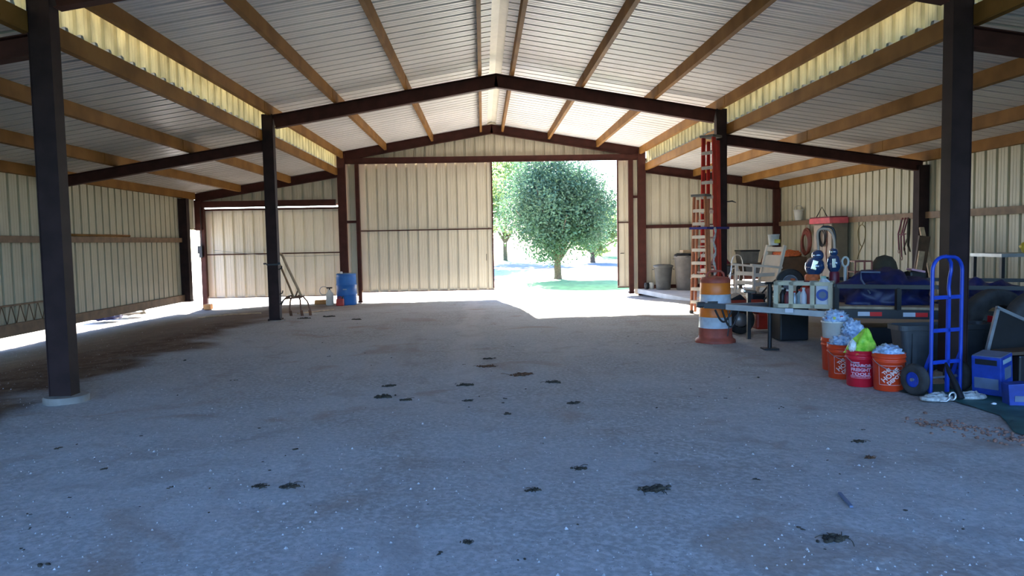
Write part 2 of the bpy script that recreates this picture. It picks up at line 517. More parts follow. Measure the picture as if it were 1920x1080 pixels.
for k in range(2):
    fs += [(1 + k * N_ + i, 1 + (k + 1) * N_ + i, 1 + (k + 1) * N_ + (i + 1) % N_, 1 + k * N_ + (i + 1) % N_) for i in range(N_)]
lw.add(vs, fs, True)
struct(lw.build('lawn', 'lawn'))
flat_quads('far_lawn', [(-14, 40, 72, 118)], 'lawn', 0.03)
flat_quads('road', [(-30, 40, 52, 66)], 'road', 0.02)

# concrete slab in the far right corner
sl = MB()
sl.prism([(4.75, 22.78), (5.35, 17.6), (9.22, 16.6), (9.22, 22.78)], -0.08, 0.055, 'xy')
struct(sl.build('slab_floor', 'slab'))

# ------------------------------------------------------------------ ribbed steel sheets
def ribbed(length, pitch=0.305, rib=0.055, wtop=0.052, wbase=0.072, start=0.15):
    """profile [(s, h)] along a sheet: h>0 is the hollow of the rib seen from inside"""
    pr = [(0.0, 0.0)]
    s = start
    while s + wbase < length:
        pr += [(s, 0), (s + (wbase - wtop) / 2, rib), (s + (wbase + wtop) / 2, rib), (s + wbase, 0)]
        for q in (1, 2):
            t = s + wbase + q * (pitch - wbase) / 3
            if t + 0.02 < length:
                pr += [(t - 0.014, 0), (t - 0.006, 0.004), (t + 0.006, 0.004), (t + 0.014, 0)]
        s += pitch
    pr.append((length, 0.0))
    return pr
def sheet(name, o, d, u, n, top, bot=None, mname='panel', parent=None, **kw):
    """ribbed sheet: from o along d; u is the direction of the ribs, n the outward normal;
    top(s), bot(s) the extents along u"""
    o, d, u, n = map(Vector, (o, d, u, n))
    L = d.length
    d = d.normalized()
    pr = ribbed(L, **kw)
    ss = sorted(set(p[0] for p in pr))
    g = MB()
    vs, fs = [], []
    bot = bot or (lambda s: 0.0)
    TH = 0.004
    for off in (0.0, TH):
        for s, h in pr:
            b0, t0 = bot(s), top(s)
            vs.append(o + d * s + n * (h + off) + u * b0)
            vs.append(o + d * s + n * (h + off) + u * t0)
    k = len(pr)
    for i in range(k - 1):
        fs.append((2 * i, 2 * i + 2, 2 * i + 3, 2 * i + 1))
        a = 2 * k
        fs.append((a + 2 * i, a + 2 * i + 1, a + 2 * i + 3, a + 2 * i + 2))
        fs.append((2 * i, a + 2 * i, a + 2 * i + 2, 2 * i + 2))
        fs.append((2 * i + 1, 2 * i + 3, a + 2 * i + 3, a + 2 * i + 1))
    fs.append((0, 1, 2 * k + 1, 2 * k))
    g.add(vs, fs)
    return g.build(name, mname, parent)

SL = (ZA - ZC) / (XR - 0.1 - XC)            # main roof slope
def roof_z(x):                              # underside of the main roof sheets
    return ZA + PD - SL * abs(x - XC)
SLL = (ZLH - ZLL) / ((XL - 0.1) - WL)
SLR = (ZLH - ZLL - 0.08) / (WR - (XR + 0.1))
def leanL(x): return ZLH + PD - SLL * ((XL - 0.1) - x)
def leanR(x): return ZLH + PD - SLR * (x - (XR + 0.1))

# roofs (ceiling): ribs run down the slope
LY = YF + 0.25 - YN
def roof_sheet(name, xa, za, xb, zb, mname):
    u = Vector((xb - xa, 0, zb - za))
    L = u.length
    u.normalize()
    n = Vector((-u.z, 0, u.x))
    if n.z < 0: n = -n
    return struct(sheet(name, (xa, YN, za), (0, LY, 0), u, n, lambda s: L, None, mname))
roof_sheet('ceiling_left', XC - 0.13, roof_z(XC - 0.13), XL - 0.42, roof_z(XL - 0.42), 'roof')
roof_sheet('ceiling_right', XC + 0.13, roof_z(XC + 0.13), XR + 0.42, roof_z(XR + 0.42), 'roof')
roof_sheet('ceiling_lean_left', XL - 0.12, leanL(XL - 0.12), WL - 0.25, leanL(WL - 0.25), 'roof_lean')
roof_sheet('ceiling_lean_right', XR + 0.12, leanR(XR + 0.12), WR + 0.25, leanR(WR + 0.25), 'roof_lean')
# ridge flashing over the gap
rf = MB()
zz = roof_z(XC - 0.26) + 0.045
rf.prism([(XC - 0.26, zz), (XC, ZA + PD + 0.075), (XC + 0.26, zz), (XC + 0.26, zz + 0.004), (XC, ZA + PD + 0.081), (XC - 0.26, zz + 0.004)], YN, YF + 0.25)
struct(rf.build('ridge_trim', 'ridge'))
rc = MB()
rc.prism([(XC - 0.45, roof_z(XC - 0.45) - 0.05), (XC - 0.26, zz), (XC, ZA + PD + 0.08), (XC + 0.26, zz), (XC + 0.45, roof_z(XC + 0.45) - 0.05)], YF + 0.13, YF + 0.16)
rc.box((XL - 0.14, YF + 0.145, 4.14), (0.20, 0.03, 0.70))
struct(rc.build('ridge_end_trim', 'ridge'))
# siding band between the two roof levels, translucency added to make it look lit
for nm, x, sgn in (('left', XL - 0.20, -1), ('right', XR + 0.20, 1)):
    z0 = (leanL(x) if sgn < 0 else leanR(x)) + 0.045
    z1 = roof_z(x) - 0.01
    struct(sheet('wall_upper_' + nm, (x, YN, z0), (0, LY, 0), (0, 0, 1), (sgn, 0, 0), lambda s, a=z1 - z0: a, None, 'lightpanel'))

# ------------------------------------------------------------------ walls
base_z = 0.04
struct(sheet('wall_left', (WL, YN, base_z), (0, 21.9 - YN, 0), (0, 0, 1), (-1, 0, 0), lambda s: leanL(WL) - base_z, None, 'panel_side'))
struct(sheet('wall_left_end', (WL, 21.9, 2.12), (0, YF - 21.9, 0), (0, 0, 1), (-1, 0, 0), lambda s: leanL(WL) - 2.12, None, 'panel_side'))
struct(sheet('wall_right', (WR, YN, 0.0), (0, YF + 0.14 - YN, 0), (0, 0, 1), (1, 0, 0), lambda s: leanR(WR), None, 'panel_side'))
def any_roof(x):
    if x < XL - 0.2: return leanL(x)
    if x > XR + 0.2: return leanR(x)
    return roof_z(x)
YW = YF + 0.10
struct(sheet('wall_far_gable', (XL - 0.1, YW, 4.12), (XR - XL + 0.2, 0, 0), (0, 0, 1), (0, 1, 0), lambda s: roof_z(XL - 0.1 + s) - 4.12))
struct(sheet('wall_far_left', (WL, YW, 2.85), (XL - 0.12 - WL, 0, 0), (0, 0, 1), (0, 1, 0), lambda s: leanL(WL + s) - 2.85))
struct(sheet('wall_far_right', (XR + 0.12, YW, 0.0), (WR - XR - 0.12, 0, 0), (0, 0, 1), (0, 1, 0), lambda s: leanR(XR + 0.12 + s), lambda s: 0.075 if s < 1.9 else 0.27))
struct(sheet('wall_far_strip_left', (XL + 0.10, YW, 0.0), (0.32, 0, 0), (0, 0, 1), (0, 1, 0), lambda s: 4.12, None, 'panel', start=0.1))
struct(sheet('wall_far_strip_right', (4.66, YW, 0.02), (0.20, 0, 0), (0, 0, 1), (0, 1, 0), lambda s: 4.10, None, 'panel', start=0.06))
# near gable above the open front is not in view; roof ends open there

# ------------------------------------------------------------------ steel frame
def i_beam(g, a, b, w, h, t=0.012):
    a, b = Vector(a), Vector(b)
    d = (b - a).normalized()
    up = Vector((0, 0, 1))
    s = d.cross(up).normalized()
    u = s.cross(d)
    g.beam(a - u * t / 2, b - u * t / 2, w, t)
    g.beam(a - u * (h - t / 2), b - u * (h - t / 2), w, t)
    g.beam(a - u * (h / 2), b - u * (h / 2), 0.008, h - 2 * t)
def rafter(a, b, y, w=0.14, h=0.25, name='rafter_beam', m='redox'):
    g = MB()
    i_beam(g, (a[0], y, a[1]), (b[0], y, b[1]), w, h)
    struct(g.build(name, m))
def column(x, y, z1, w=0.20, d=0.15, name='steel_column', m='column', z0=None, conc=False):
    z0 = gz(x, y) - 0.02 if z0 is None else z0
    root = MB()
    root.box((x, y, (z0 + z1) / 2), (w, d, z1 - z0))
    # raised flange lips, so that the column reads as two channels toe to toe
    for sx in (-1, 1):
        root.box((x + sx * (w / 2 + 0.004), y, (z0 + z1) / 2), (0.008, d + 0.016, z1 - z0))
    root.box((x, y, z0 + 0.03), (w + 0.06, d + 0.08, 0.016))
    for sx in (-1, 1):
        for sy in (-1, 1):
            root.lathe([(0.012, 0), (0.012, 0.03)], (x + sx * (w / 2 + 0.018), y + sy * (d / 2 + 0.02), z0 + 0.035), 8)
    return struct(root.build(name, m))
for y in (0.0, S, 2 * S):
    rafter((XL + 0.1, ZC), (XC, ZA), y, h=0.27)
    rafter((XC, ZA), (XR - 0.1, ZC), y, h=0.27)
    rafter((WL + 0.1, ZLL), (XL - 0.1, ZLH), y, h=0.21)
    rafter((XR + 0.1, ZLH), (WR - 0.1, ZLL + 0.08), y, h=0.21)
for y in (S, 2 * S):
    for x in (XL, XR):
        column(x, y, ZC + 0.01)
    column(WL + 0.13, y, ZLL - 0.05, 0.2, 0.2)
    column(WR - 0.13, y, ZLL + 0.0, 0.2, 0.2)
# far frame (rafters against the gable)
yf = YF
rafter((XL, ZC + 0.18), (XC, ZA + 0.18), yf, h=0.27)
rafter((XC, ZA + 0.18), (XR, ZC + 0.18), yf, h=0.27)
rafter((WL, ZLL + 0.18), (XL - 0.1, ZLH + 0.18), yf, h=0.25)
rafter((XR + 0.1, ZLH + 0.18), (WR, ZLL + 0.26), yf, h=0.25)
for x in (XL, XR):
    column(x, yf, ZC + 0.12, 0.22, 0.15, m='redox')
column(WL + 0.12, yf, ZLL, 0.18, 0.12, m='redox', z0=2.10)
column(WR - 0.13, yf, ZLL + 0.05, 0.18, 0.12, m='redox')
column(WL + 0.13, 21.72, ZLL - 0.02, 0.22, 0.2, z0=0.03)
column(WL + 0.21, yf + 0.02, 2.86, 0.12, 0.1, m='redox')     # door jamb
column(4.60, yf + 0.03, 4.05, 0.12, 0.1, m='redox', z0=-0.1)
column(XL + 0.46, yf + 0.03, 4.05, 0.09, 0.1, m='redox', z0=-0.2)
# concrete piers under the interior columns
for x, y in ((XL, S), (XL, 2 * S), (XR, S)):
    g = MB()
    r = 0.21 if y < 10 else 0.16
    zt = gz(x, y) + (0.065 if y < 10 else 0.015)
    g.lathe([(r, gz(x, y) - 0.12), (r, zt - 0.012), (r - 0.012, zt)], (x + 0.03, y - 0.02, 0), 28)
    struct(g.build('footing_slab', 'concrete'))
# headers
g = MB()
g.box(((XL + XR) / 2, yf + 0.0, 4.12), (XR - XL - 0.2, 0.10, 0.18))
g.box(((XL + XR) / 2, yf - 0.06, 4.03), (XR - XL - 0.2, 0.03, 0.012))
struct(g.build('header_beam', 'redox'))
g = MB()
g.box(((WL + XL) / 2, yf + 0.0, 2.88), (XL - WL - 0.4, 0.10, 0.19))
struct(g.build('header_beam', 'redox'))

# purlins: C channels on the rafters
def cee(x, z, flip, slope, y0=YN, y1=YF - 0.075, depth=PD, fl=0.065, name='purlin_beam', m='purlin'):
    """web vertical at x, flanges toward flip; bottom of the web at z"""
    g = MB()
    t = 0.006
    f = flip
    def P(dx, dz): return (x + f * dx, z + dz + slope * f * dx)
    poly = [P(0, 0), P(fl, 0), P(fl, 0.018), P(fl - t, 0.018), P(fl - t, t), P(t, t), P(t, depth - t), P(fl - t, depth - t), P(fl - t, depth - 0.018), P(fl, depth - 0.018), P(fl, depth), P(0, depth)]
    g.prism(poly, y0, y1)
    # lap clips at each frame
    for yy in (S, 2 * S):
        g.box((x - f * 0.003, yy - 0.35, z + depth * 0.5), (0.006, 0.30, depth - 0.02))
    return struct(g.build(name, m))
for x, f in ((XL + 0.08, -1), (-2.86, -1), (-1.44, -1), (0.04, -1), (0.63, 1), (2.04, 1), (3.52, 1), (XR - 0.08, 1)):
    sl_ = SL if x < XC else -SL
    cee(x, ZA - SL * abs(x - XC), f, sl_)
for x in (-5.76, -7.26, WL + 0.07):
    cee(x, leanL(x) - PD, -1, SLL)
for x in (6.52, 8.06, WR - 0.07):
    cee(x, leanR(x) - PD, 1, -SLR)
for a, b in ((YN, YF - 0.08),):
    cee(XL - 0.10, leanL(XL - 0.1) - PD, -1, SLL, a, b)
    cee(XR + 0.10, leanR(XR + 0.1) - PD, 1, -SLR, a, b)
# girts
def girt(x, z, y0, y1, s, h=0.12, d=0.09, m='girt', name='girt_beam'):
    g = MB()
    t = 0.006
    g.box((x - s * 0.003, (y0 + y1) / 2, z), (t, y1 - y0, h))
    g.box((x - s * d / 2, (y0 + y1) / 2, z + h / 2), (d, y1 - y0, t))
    g.box((x - s * d / 2, (y0 + y1) / 2, z - h / 2), (d, y1 - y0, t))
    g.box((x - s * d, (y0 + y1) / 2, z), (t, y1 - y0, h))
    return struct(g.build(name, m))
girt(WL + 0.005, 1.81, YN, 21.6, -1)
girt(WL + 0.005, 0.14, YN, 21.7, -1, 0.19)
girt(WR - 0.005, 1.98, YN, YF - 0.1, 1, 0.13)
girt(WR - 0.005, 0.12, YN, YF - 0.1, 1, 0.19)
def girt_x(z, x0, x1, h=0.09, d=0.07, y=YW - 0.005, m='redox'):
    g = MB()
    g.box(((x0 + x1) / 2, y - d / 2, z), (x1 - x0, d, h))
    g.box(((x0 + x1) / 2, y - d / 2 - 0.01, z + h / 2 + 0.003), (x1 - x0, d + 0.02, 0.006))
    return struct(g.build('girt_beam', m))
girt_x(1.97, XR + 0.13, WR - 0.15, 0.10)
girt_x(0.09, XR + 0.13, 6.9, 0.12)
girt_x(0.33, 6.9, WR - 0.15, 0.12)
girt_x(2.28, XL + 0.12, XL + 0.42, 0.07)
girt_x(2.90, 4.66, XR - 0.12, 0.07)

# ------------------------------------------------------------------ doors (hung outside on a track)
def sliding_door(name, x0, x1, z0, z1, y, midz, start=0.22, msheet='door_panel'):
    root = bpy.data.objects.new(name, None)
    col.objects.link(root)
    root.location = ((x0 + x1) / 2, y, z0)
    struct(root)
    inv = Vector(root.location)
    def put(o):
        o.parent = root
        o.matrix_parent_inverse = Matrix.Translation(-inv)
        return o
    put(sheet('door_sheet', (x0, y, z0), (x1 - x0, 0, 0), (0, 0, 1), (0, 1, 0), lambda s: z1 - z0, None, msheet, start=start))
    g = MB()
    g.box(((x0 + x1) / 2, y - 0.026, z1 - 0.03), (x1 - x0, 0.045, 0.06))
    g.box(((x0 + x1) / 2, y - 0.026, z0 + 0.012), (x1 - x0, 0.045, 0.024))
    g.box((x0 + 0.02, y - 0.026, (z0 + z1) / 2), (0.04, 0.045, z1 - z0 - 0.12))
    g.box((x1 - 0.02, y - 0.026, (z0 + z1) / 2), (0.04, 0.045, z1 - z0 - 0.12))
    put(g.build('door_frame', 'redox'))
    g = MB()
    g.box(((x0 + x1) / 2, y - 0.022, midz), (x1 - x0 - 0.08, 0.036, 0.035))
    put(g.build('mid_rail', 'redox'))
    return root, put
d1, put1 = sliding_door('door_1', -3.79, 0.33, 0.10, 4.10, YW + 0.09, 2.0)
g = MB()
g.tube([(0.10, YW + 0.05, 1.02), (0.10, YW - 0.0, 1.04), (0.10, YW - 0.0, 1.20), (0.10, YW + 0.05, 1.22)], 0.008)
put1(g.build('door_handle', 'blackiron'))
d2, put2 = sliding_door('door_2', 4.20, 6.6, 0.08, 4.10, YW + 0.13, 2.12)
g = MB()
g.tube([(4.30, YW + 0.09, 1.15), (4.30, YW + 0.03, 1.16), (4.36, YW + 0.03, 1.16), (4.40, YW + 0.09, 1.16)], 0.012)
put2(g.build('door_handle', 'blackiron'))
g = MB()
g.lathe([(0.03, 0), (0.085, 0.0), (0.09, 0.01), (0.09, 0.035), (0.085, 0.045), (0.03, 0.045)], (4.75, YW - 0.22, -0.03), 24, 'y')
tag(g.build('guide_wheel', 'chairwhite'), 'small pale wheel on the ground by the right door jamb', 'wheel')
d3, put3 = sliding_door('door_3', -8.48, XL - 0.08, 0.02, 2.755, YW + 0.08, 1.36, msheet='door_bright')
g = MB()  # hood added outside the left door to keep sun out of its top gap
g.box(((WL + XL) / 2, YW + 0.27, 2.835), (XL - WL - 0.1, 0.50, 0.03))
g.box(((WL + XL) / 2, YW + 0.50, 2.88), (XL - WL - 0.1, 0.03, 0.08))
struct(g.build('added_sun_hood', 'redox'))
# door track rails
for x0, x1, z, y in ((-3.95, 4.75, 4.07, YW + 0.05), ):
    g = MB()
    g.box(((x0 + x1) / 2, y, z), (x1 - x0, 0.06, 0.02))
    struct(g.build('trim_1', 'redox'))

# ------------------------------------------------------------------ small fixtures on the walls
g = MB()
g.box((WL + 0.15, yf - 0.08, 1.52), (0.13, 0.08, 0.24))
g.box((WL + 0.17, yf - 0.08, 1.34), (0.09, 0.07, 0.12))
g.tube([(WL + 0.20, yf - 0.07, 1.64), (WL + 0.20, yf - 0.07, 2.8)], 0.012)
tag(g.build('electrical_box', 'blackiron'), 'dark electrical box with conduit on the post beside the narrow side opening', 'electrical box')
g = MB()
g.tube([(-8.2 + 3.9 * t, YW + 0.0, 1.50 - 0.22 * t - 0.10 * math.sin(PI * t)) for t in [i / 14 for i in range(15)]], 0.006, 6)
tag(g.build('wire', 'steel'), 'thin sagging wire across the closed left rear door', 'wire')
g = MB()
g.lathe([(0.022, 15.2), (0.026, 15.2), (0.026, 18.55), (0.022, 18.55)], (WL + 0.055, 0, 1.905), 14, 'y')
tag(g.build('pipe', 'purlin'), 'orange-brown pipe lying on the left wall girt', 'pipe')
# bar joist standing on the left base girt
g = MB()
yj0, yj1, zb, zt, xj = 10.8, 15.0, 0.25, 0.60, WL + 0.055
for z in (zb, zt):
    g.beam((xj, yj0, z), (xj, yj1, z), 0.05, 0.03)
jo = g.build('bar_joist', 'girt')
tag(jo, 'steel bar joist with diagonal webs leaning along the left wall base', 'joist')
k = 0
y = yj0 + 0.1
while y + 0.24 < yj1:
    g = MB()
    g.tube([(xj, y, zt), (xj, y + 0.13, zb), (xj, y + 0.26, zt)], 0.009, 6)
    g.build('web_bar', 'girt', jo)
    y += 0.27
# junk outside below the left wall
g = MB()
g.blob((-9.5, 18.9, -0.08), (0.35, 0.5, 0.12), 0.3, 3, 3, 4, flat=-0.09)
tag(g.build('tarp_bundle', 'tarpblue'), 'crumpled dark blue tarp bundle outside, seen under the left wall', 'tarp')
g = MB()
g.blob((-9.6, 20.3, -0.10), (0.4, 0.5, 0.10), 0.35, 3, 3, 8, flat=-0.08)
tag(g.build('rubble_heap', 'concrete'), 'low pale rubble heap outside, seen under the left wall', 'rubble', kind='stuff')

# ------------------------------------------------------------------ blue barrel group
zb = gz(-3.96, 21.5)
bar = empty('plastic_barrel', (-3.96, 21.5, zb), 'tall blue plastic drum standing beside the big closed sliding door', 'barrel')
prof = [(0.255, 0), (0.275, 0.02), (0.285, 0.08), (0.285, 0.28), (0.296, 0.30), (0.296, 0.33), (0.285, 0.35), (0.285, 0.56), (0.296, 0.58), (0.296, 0.61), (0.285, 0.63), (0.285, 0.80), (0.27, 0.85), (0.28, 0.87), (0.28, 0.90), (0.262, 0.905)]
MB().lathe(prof, (0, 0, 0), 40).build('barrel_body', 'bluebarrel', bar)
MB().lathe([(0.0, 0.885), (0.262, 0.885), (0.264, 0.915), (0.25, 0.92), (0.245, 0.897), (0, 0.897)], (0, 0, 0), 36, capb=False, capt=False).build('lid', 'barreltop', bar)
MB().box((0, -0.2865, 0.47), (0.11, 0.006, 0.03)).build('label_patch', 'label', bar)
g = MB()
g.lathe([(0.03, 0), (0.045, 0.03), (0.04, 0.07), (0.0, 0.08)], (-4.08, 21.40, zb + 0.899), 16)
tag(g.build('cup', 'white'), 'tiny white cup on top of the blue drum', 'cup')
z = gz(-4.08, 20.95)
gc = empty('fuel_can', (-4.06, 21.0, z), 'small red fuel can on the ground in front of the blue drum', 'fuel can')
MB().rbox((0, 0, 0.10), (0.21, 0.15, 0.20), 0.025).build('can_body', 'red', gc)
MB().tube([(-0.06, 0, 0.19), (-0.05, 0, 0.25), (0.03, 0, 0.25), (0.04, 0, 0.19)], 0.012).build('handle', 'red', gc)
MB().tube([(0.06, 0, 0.19), (0.07, 0, 0.22), (0.10, 0, 0.28)], [0.02, 0.018, 0.01]).build('spout', 'blackiron', gc)
z = gz(-4.5, 21.3)
sp = empty('garden_sprayer', (-4.42, 21.35, z), 'pump sprayer with dark handle and coiled hose left of the blue drum', 'sprayer')
MB().lathe([(0.09, 0), (0.11, 0.02), (0.11, 0.28), (0.09, 0.36), (0.045, 0.40), (0.045, 0.44)], (0, 0, 0), 24).build('tank', 'milky', sp)
MB().tube([(0, 0, 0.44), (0, 0, 0.50)], 0.02).build('pump_rod', 'blackiron', sp)
MB().tube([(-0.08, 0, 0.50), (0.08, 0, 0.50)], 0.02).build('handle', 'blackiron', sp)
MB().tube(arc((-0.16, 0, 0.42), 0.12, 0, 2 * PI, 20)[:-1], 0.011, closed=True).build('hose', 'steel', sp)
g = MB()
g.rbox((-4.84, 22.3, gz(-4.84, 22.3) + 0.07), (0.42, 0.22, 0.13), 0.012)
tag(g.build('clay_block', 'brick'), 'orange clay block on the ground beneath the left rear door', 'block')
g = MB()
g.rbox((WL + 0.40, 22.55, gz(-8.3, 22.5) + 0.09), (0.2, 0.25, 0.16), 0.02)
tag(g.build('rock', 'brick'), 'small orange rock at the foot of the far left corner post', 'rock')

# ------------------------------------------------------------------ walking cultivator leaning at the left middle column
z = gz(-4.1, 16.3)
cu_ = empty('hand_plough', (0, 0, 0), 'old wooden-handled cultivator with curved tines leaning beside the left middle column', 'cultivator')
g = MB()
g.tube([(-4.34, 15.9, 1.46), (-4.27, 15.95, 1.40), (-4.20, 16.05, 1.15), (-4.05, 16.35, 0.62), (-4.02, 16.42, 0.50)], [0.022, 0.026, 0.028, 0.028, 0.026])
g.build('handle', 'woodpale', cu_)
g = MB()
g.tube([(-4.36, 16.05, 1.22), (-4.33, 16.1, 1.10), (-4.24, 16.3, 0.72), (-4.18, 16.42, 0.45)], 0.022)
g.build('handle', 'wood', cu_)
g = MB()
g.tube([(-4.36, 16.4, 0.44), (-4.0, 16.42, 0.46)], 0.022)
g.tube([(-4.15, 16.42, 0.45), (-4.08, 16.42, 0.62)], 0.016)
g.build('crossbar', 'leather', cu_)
for tp_ in ([(-4.20, 0.50), (-4.33, 0.47), (-4.43, 0.37), (-4.47, 0.22), (-4.47, z)],
            [(-4.20, 0.50), (-4.25, 0.40), (-4.27, 0.22), (-4.24, z)],
            [(-4.08, 0.50), (-4.04, 0.40), (-4.03, 0.22), (-4.00, z)],
            [(-4.08, 0.50), (-3.97, 0.47), (-3.88, 0.36), (-3.83, 0.20), (-3.82, z)]):
    g = MB()
    g.tube([(a_, 16.42 - 0.1 * (0.5 - b_), b_) for a_, b_ in tp_], 0.019, 8)
    g.box((tp_[-1][0], 16.36, z + 0.06), (0.06, 0.012, 0.13), Matrix.Rotation(0.4, 3, 'X'))
    g.build('tine', 'leather', cu_)
for (x0, x1, y0, y1, lab) in ((-7.1, -5.2, 18.6, 17.4, 'thin pale stick lying on the brown earth left of the middle column'), (-4.2, -3.7, 16.8, 18.4, 'short pale stick on the ground near the cultivator')):
    g = MB()
    g.tube([(x0, y0, gz(x0, y0) + 0.015), ((x0 + x1) / 2, (y0 + y1) / 2, gz((x0 + x1) / 2, (y0 + y1) / 2) + 0.02), (x1, y1, gz(x1, y1) + 0.015)], 0.018, 6)
    tag(g.build('stick', 'woodpale'), lab, 'stick')
for i, (zq) in enumerate((1.12, 0.62, 0.42)):
    g = MB()
    g.tube([(XL + 0.112, 2 * S - 0.04, zq), (XL + 0.17, 2 * S - 0.06, zq + 0.02), (XL + 0.18, 2 * S - 0.06, zq + 0.07)], 0.012, 8)
    tag(g.build('hook', 'blackiron'), 'iron hook on the left middle column, %s' % ('topmost of three', 'middle of three', 'lowest of three')[i], 'hook')
g = MB()
g.box((XL, 2 * S, 1.22), (0.235, 0.185, 0.03))
g.box((XL - 0.15, 2 * S - 0.08, 1.24), (0.06, 0.03, 0.03))
g.box((XL + 0.13, 2 * S - 0.08, 1.24), (0.05, 0.03, 0.05))
tag(g.build('strap', 'blackiron'), 'dark strap buckled around the left middle column', 'strap')

# ------------------------------------------------------------------ bins by the far wall
def bin_(x, y, z, r0, r1, h, m, label, lid=None, nm='trash_can'):
    e = empty(nm, (x, y, z), label, 'trash can')
    g = MB()
    g.lathe([(r0, 0), (r0 + 0.01, 0.02), (r1, h - 0.06), (r1 + 0.02, h - 0.055), (r1 + 0.022, h), (r1 - 0.008, h), (r0 - 0.02, 0.05), (0, 0.05)], (0, 0, 0), 36, capt=False)
    g.build('can_body', m, e)
    for s in (-1, 1):
        MB().tube([(s * (r1 + 0.015), -0.06, h - 0.09), (s * (r1 + 0.05), -0.05, h - 0.11), (s * (r1 + 0.05), 0.05, h - 0.11), (s * (r1 + 0.015), 0.06, h - 0.09)], 0.01, 8).build('handle', m, e)
    if lid == 'dome':
        MB().lathe([(r1 + 0.03, h - 0.02), (r1 + 0.03, h + 0.015), (r1 * 0.7, h + 0.045), (0.0, h + 0.06)], (0, 0, 0), 36).build('lid', 'greybin', e)
    if lid == 'bag':
        MB().blob((0, 0, h), (r1 * 1.0, r1 * 1.0, 0.09), 0.25, 4, 3, 3).build('trash_bag', 'black', e)
    return e
bin_(5.42, 22.15, 0.055, 0.20, 0.27, 0.72, 'greybin', 'smaller dark grey trash can with domed lid by the far wall', 'dome')
bin_(6.02, 21.85, 0.055, 0.26, 0.33, 1.02, 'greybin2', 'large taupe trash can filled to the top beside the smaller one', 'bag')
g = MB()
g.rbox((6.03, 21.82, 1.195), (0.32, 0.22, 0.10), 0.01, Matrix.Rotation(0.2, 3, 'Z'))
tag(g.build('carton', 'woodpale'), 'small tan carton on top of the large taupe trash can', 'carton')
for (x, y, mm, lab) in ((4.98, 22.45, 'blackiron', 'small dark pot on the slab edge left of the trash cans'), (5.14, 22.5, 'milky', 'small grey pot beside the dark pot by the red far column')):
    g = MB()
    g.lathe([(0.05, 0), (0.075, 0.03), (0.08, 0.15), (0.065, 0.18), (0.065, 0.2)], (x, y, 0.055), 20)
    tag(g.build('pot', mm), lab, 'pot')

# ------------------------------------------------------------------ step ladders at the right middle column
def step_ladder(name, label, x, y, rz, z1, w0, w1, mrail, mstep, nstep, depth):
    """closed step ladder standing upright; local x = width, local -y = tread side, near right front corner at (w/2, 0)"""
    z0 = gz(x, y)
    e = empty(name, (x, y, z0), label, 'ladder', R(rz))
    H = z1 - z0
    rd = depth * 0.42
    for s in (-1, 1):
        MB().beam((s * w0 / 2, rd / 2, 0), (s * w1 / 2, rd / 2, H), 0.028, rd, (0, 1, 0)).build('rail', mrail, e)
        MB().beam((s * (w0 / 2 - 0.015), depth - rd / 2 + 0.01, 0.02), (s * (w1 / 2 - 0.01), depth - rd / 2 + 0.01, H - 0.06), 0.026, rd * 0.85, (0, 1, 0)).build('rear_rail', mrail, e)
        MB().box((s * w0 / 2, rd / 2, 0.03), (0.045, rd + 0.02, 0.06)).build('foot', 'rubber', e)
        MB().beam((s * (w0 / 2 - 0.01), -0.008, H * 0.30), (s * (w0 / 2 - 0.09), -0.008, H * 0.345), 0.015, 0.01).build('knee_brace', mstep, e)
    for i in range(nstep):
        t = (i + 1) / (nstep + 1)
        w = w0 + (w1 - w0) * t
        zz = H * t
        g = MB()
        g.box((0, rd / 2, zz), (w - 0.03, rd, 0.022))
        g.box((0, -0.004, zz - 0.025), (w - 0.0, 0.008, 0.06))
        g.build('tread', mstep, e)
        if i % 2 == 0:
            MB().box((0, depth, zz + 0.05), (w - 0.05, 0.012, 0.03)).build('rear_brace', mstep, e)
    MB().rbox((0, depth / 2, H + 0.02), (w1 + 0.08, depth + 0.06, 0.05), 0.01).build('top_cap', 'greybin', e)
    return e
step_ladder('step_ladder', 'very tall red fibreglass step ladder strapped against the right middle column', 4.56, 14.95, -50, 3.62, 0.34, 0.24, 'fibrered', 'alu', 11, 0.27)
step_ladder('step_ladder', 'shorter tan-railed step ladder with white treads leaning before the tall red one', 4.31, 14.70, -50, 2.42, 0.40, 0.25, 'fibrebrown', 'chairwhite', 8, 0.17)
g = MB()
for pa, pb in (((4.16, 14.82), (4.42, 14.50)), ((4.42, 14.50), (5.06, 15.10)), ((5.06, 15.10), (5.06, 15.36)), ((5.06, 15.36), (4.80, 15.36)), ((4.80, 15.36), (4.16, 14.82))):
    g.beam((pa[0], pa[1], 1.79), (pb[0], pb[1], 1.79), 0.010, 0.045)
tag(g.build('strap', 'strap'), 'dark blue strap around the ladders at the right middle column', 'strap')
g = MB()
g.tube([(5.04, 15.2, 2.33), (5.16, 15.2, 2.34), (5.24, 15.2, 2.31)], [0.012, 0.015, 0.008], 8)
tag(g.build('hook', 'blackiron'), 'small dark hook jutting right from the right middle column', 'hook')
g = MB()
g.tube([(4.62 + 0.02 * math.sin(i), 14.66, 1.80 - i * 0.06) for i in range(17)], [0.022 + 0.008 * math.sin(i * 2.2) for i in range(17)], 8)
tag(g.build('white_cord', 'rope'), 'white knotted cord hanging down beside the shorter ladder', 'cord')

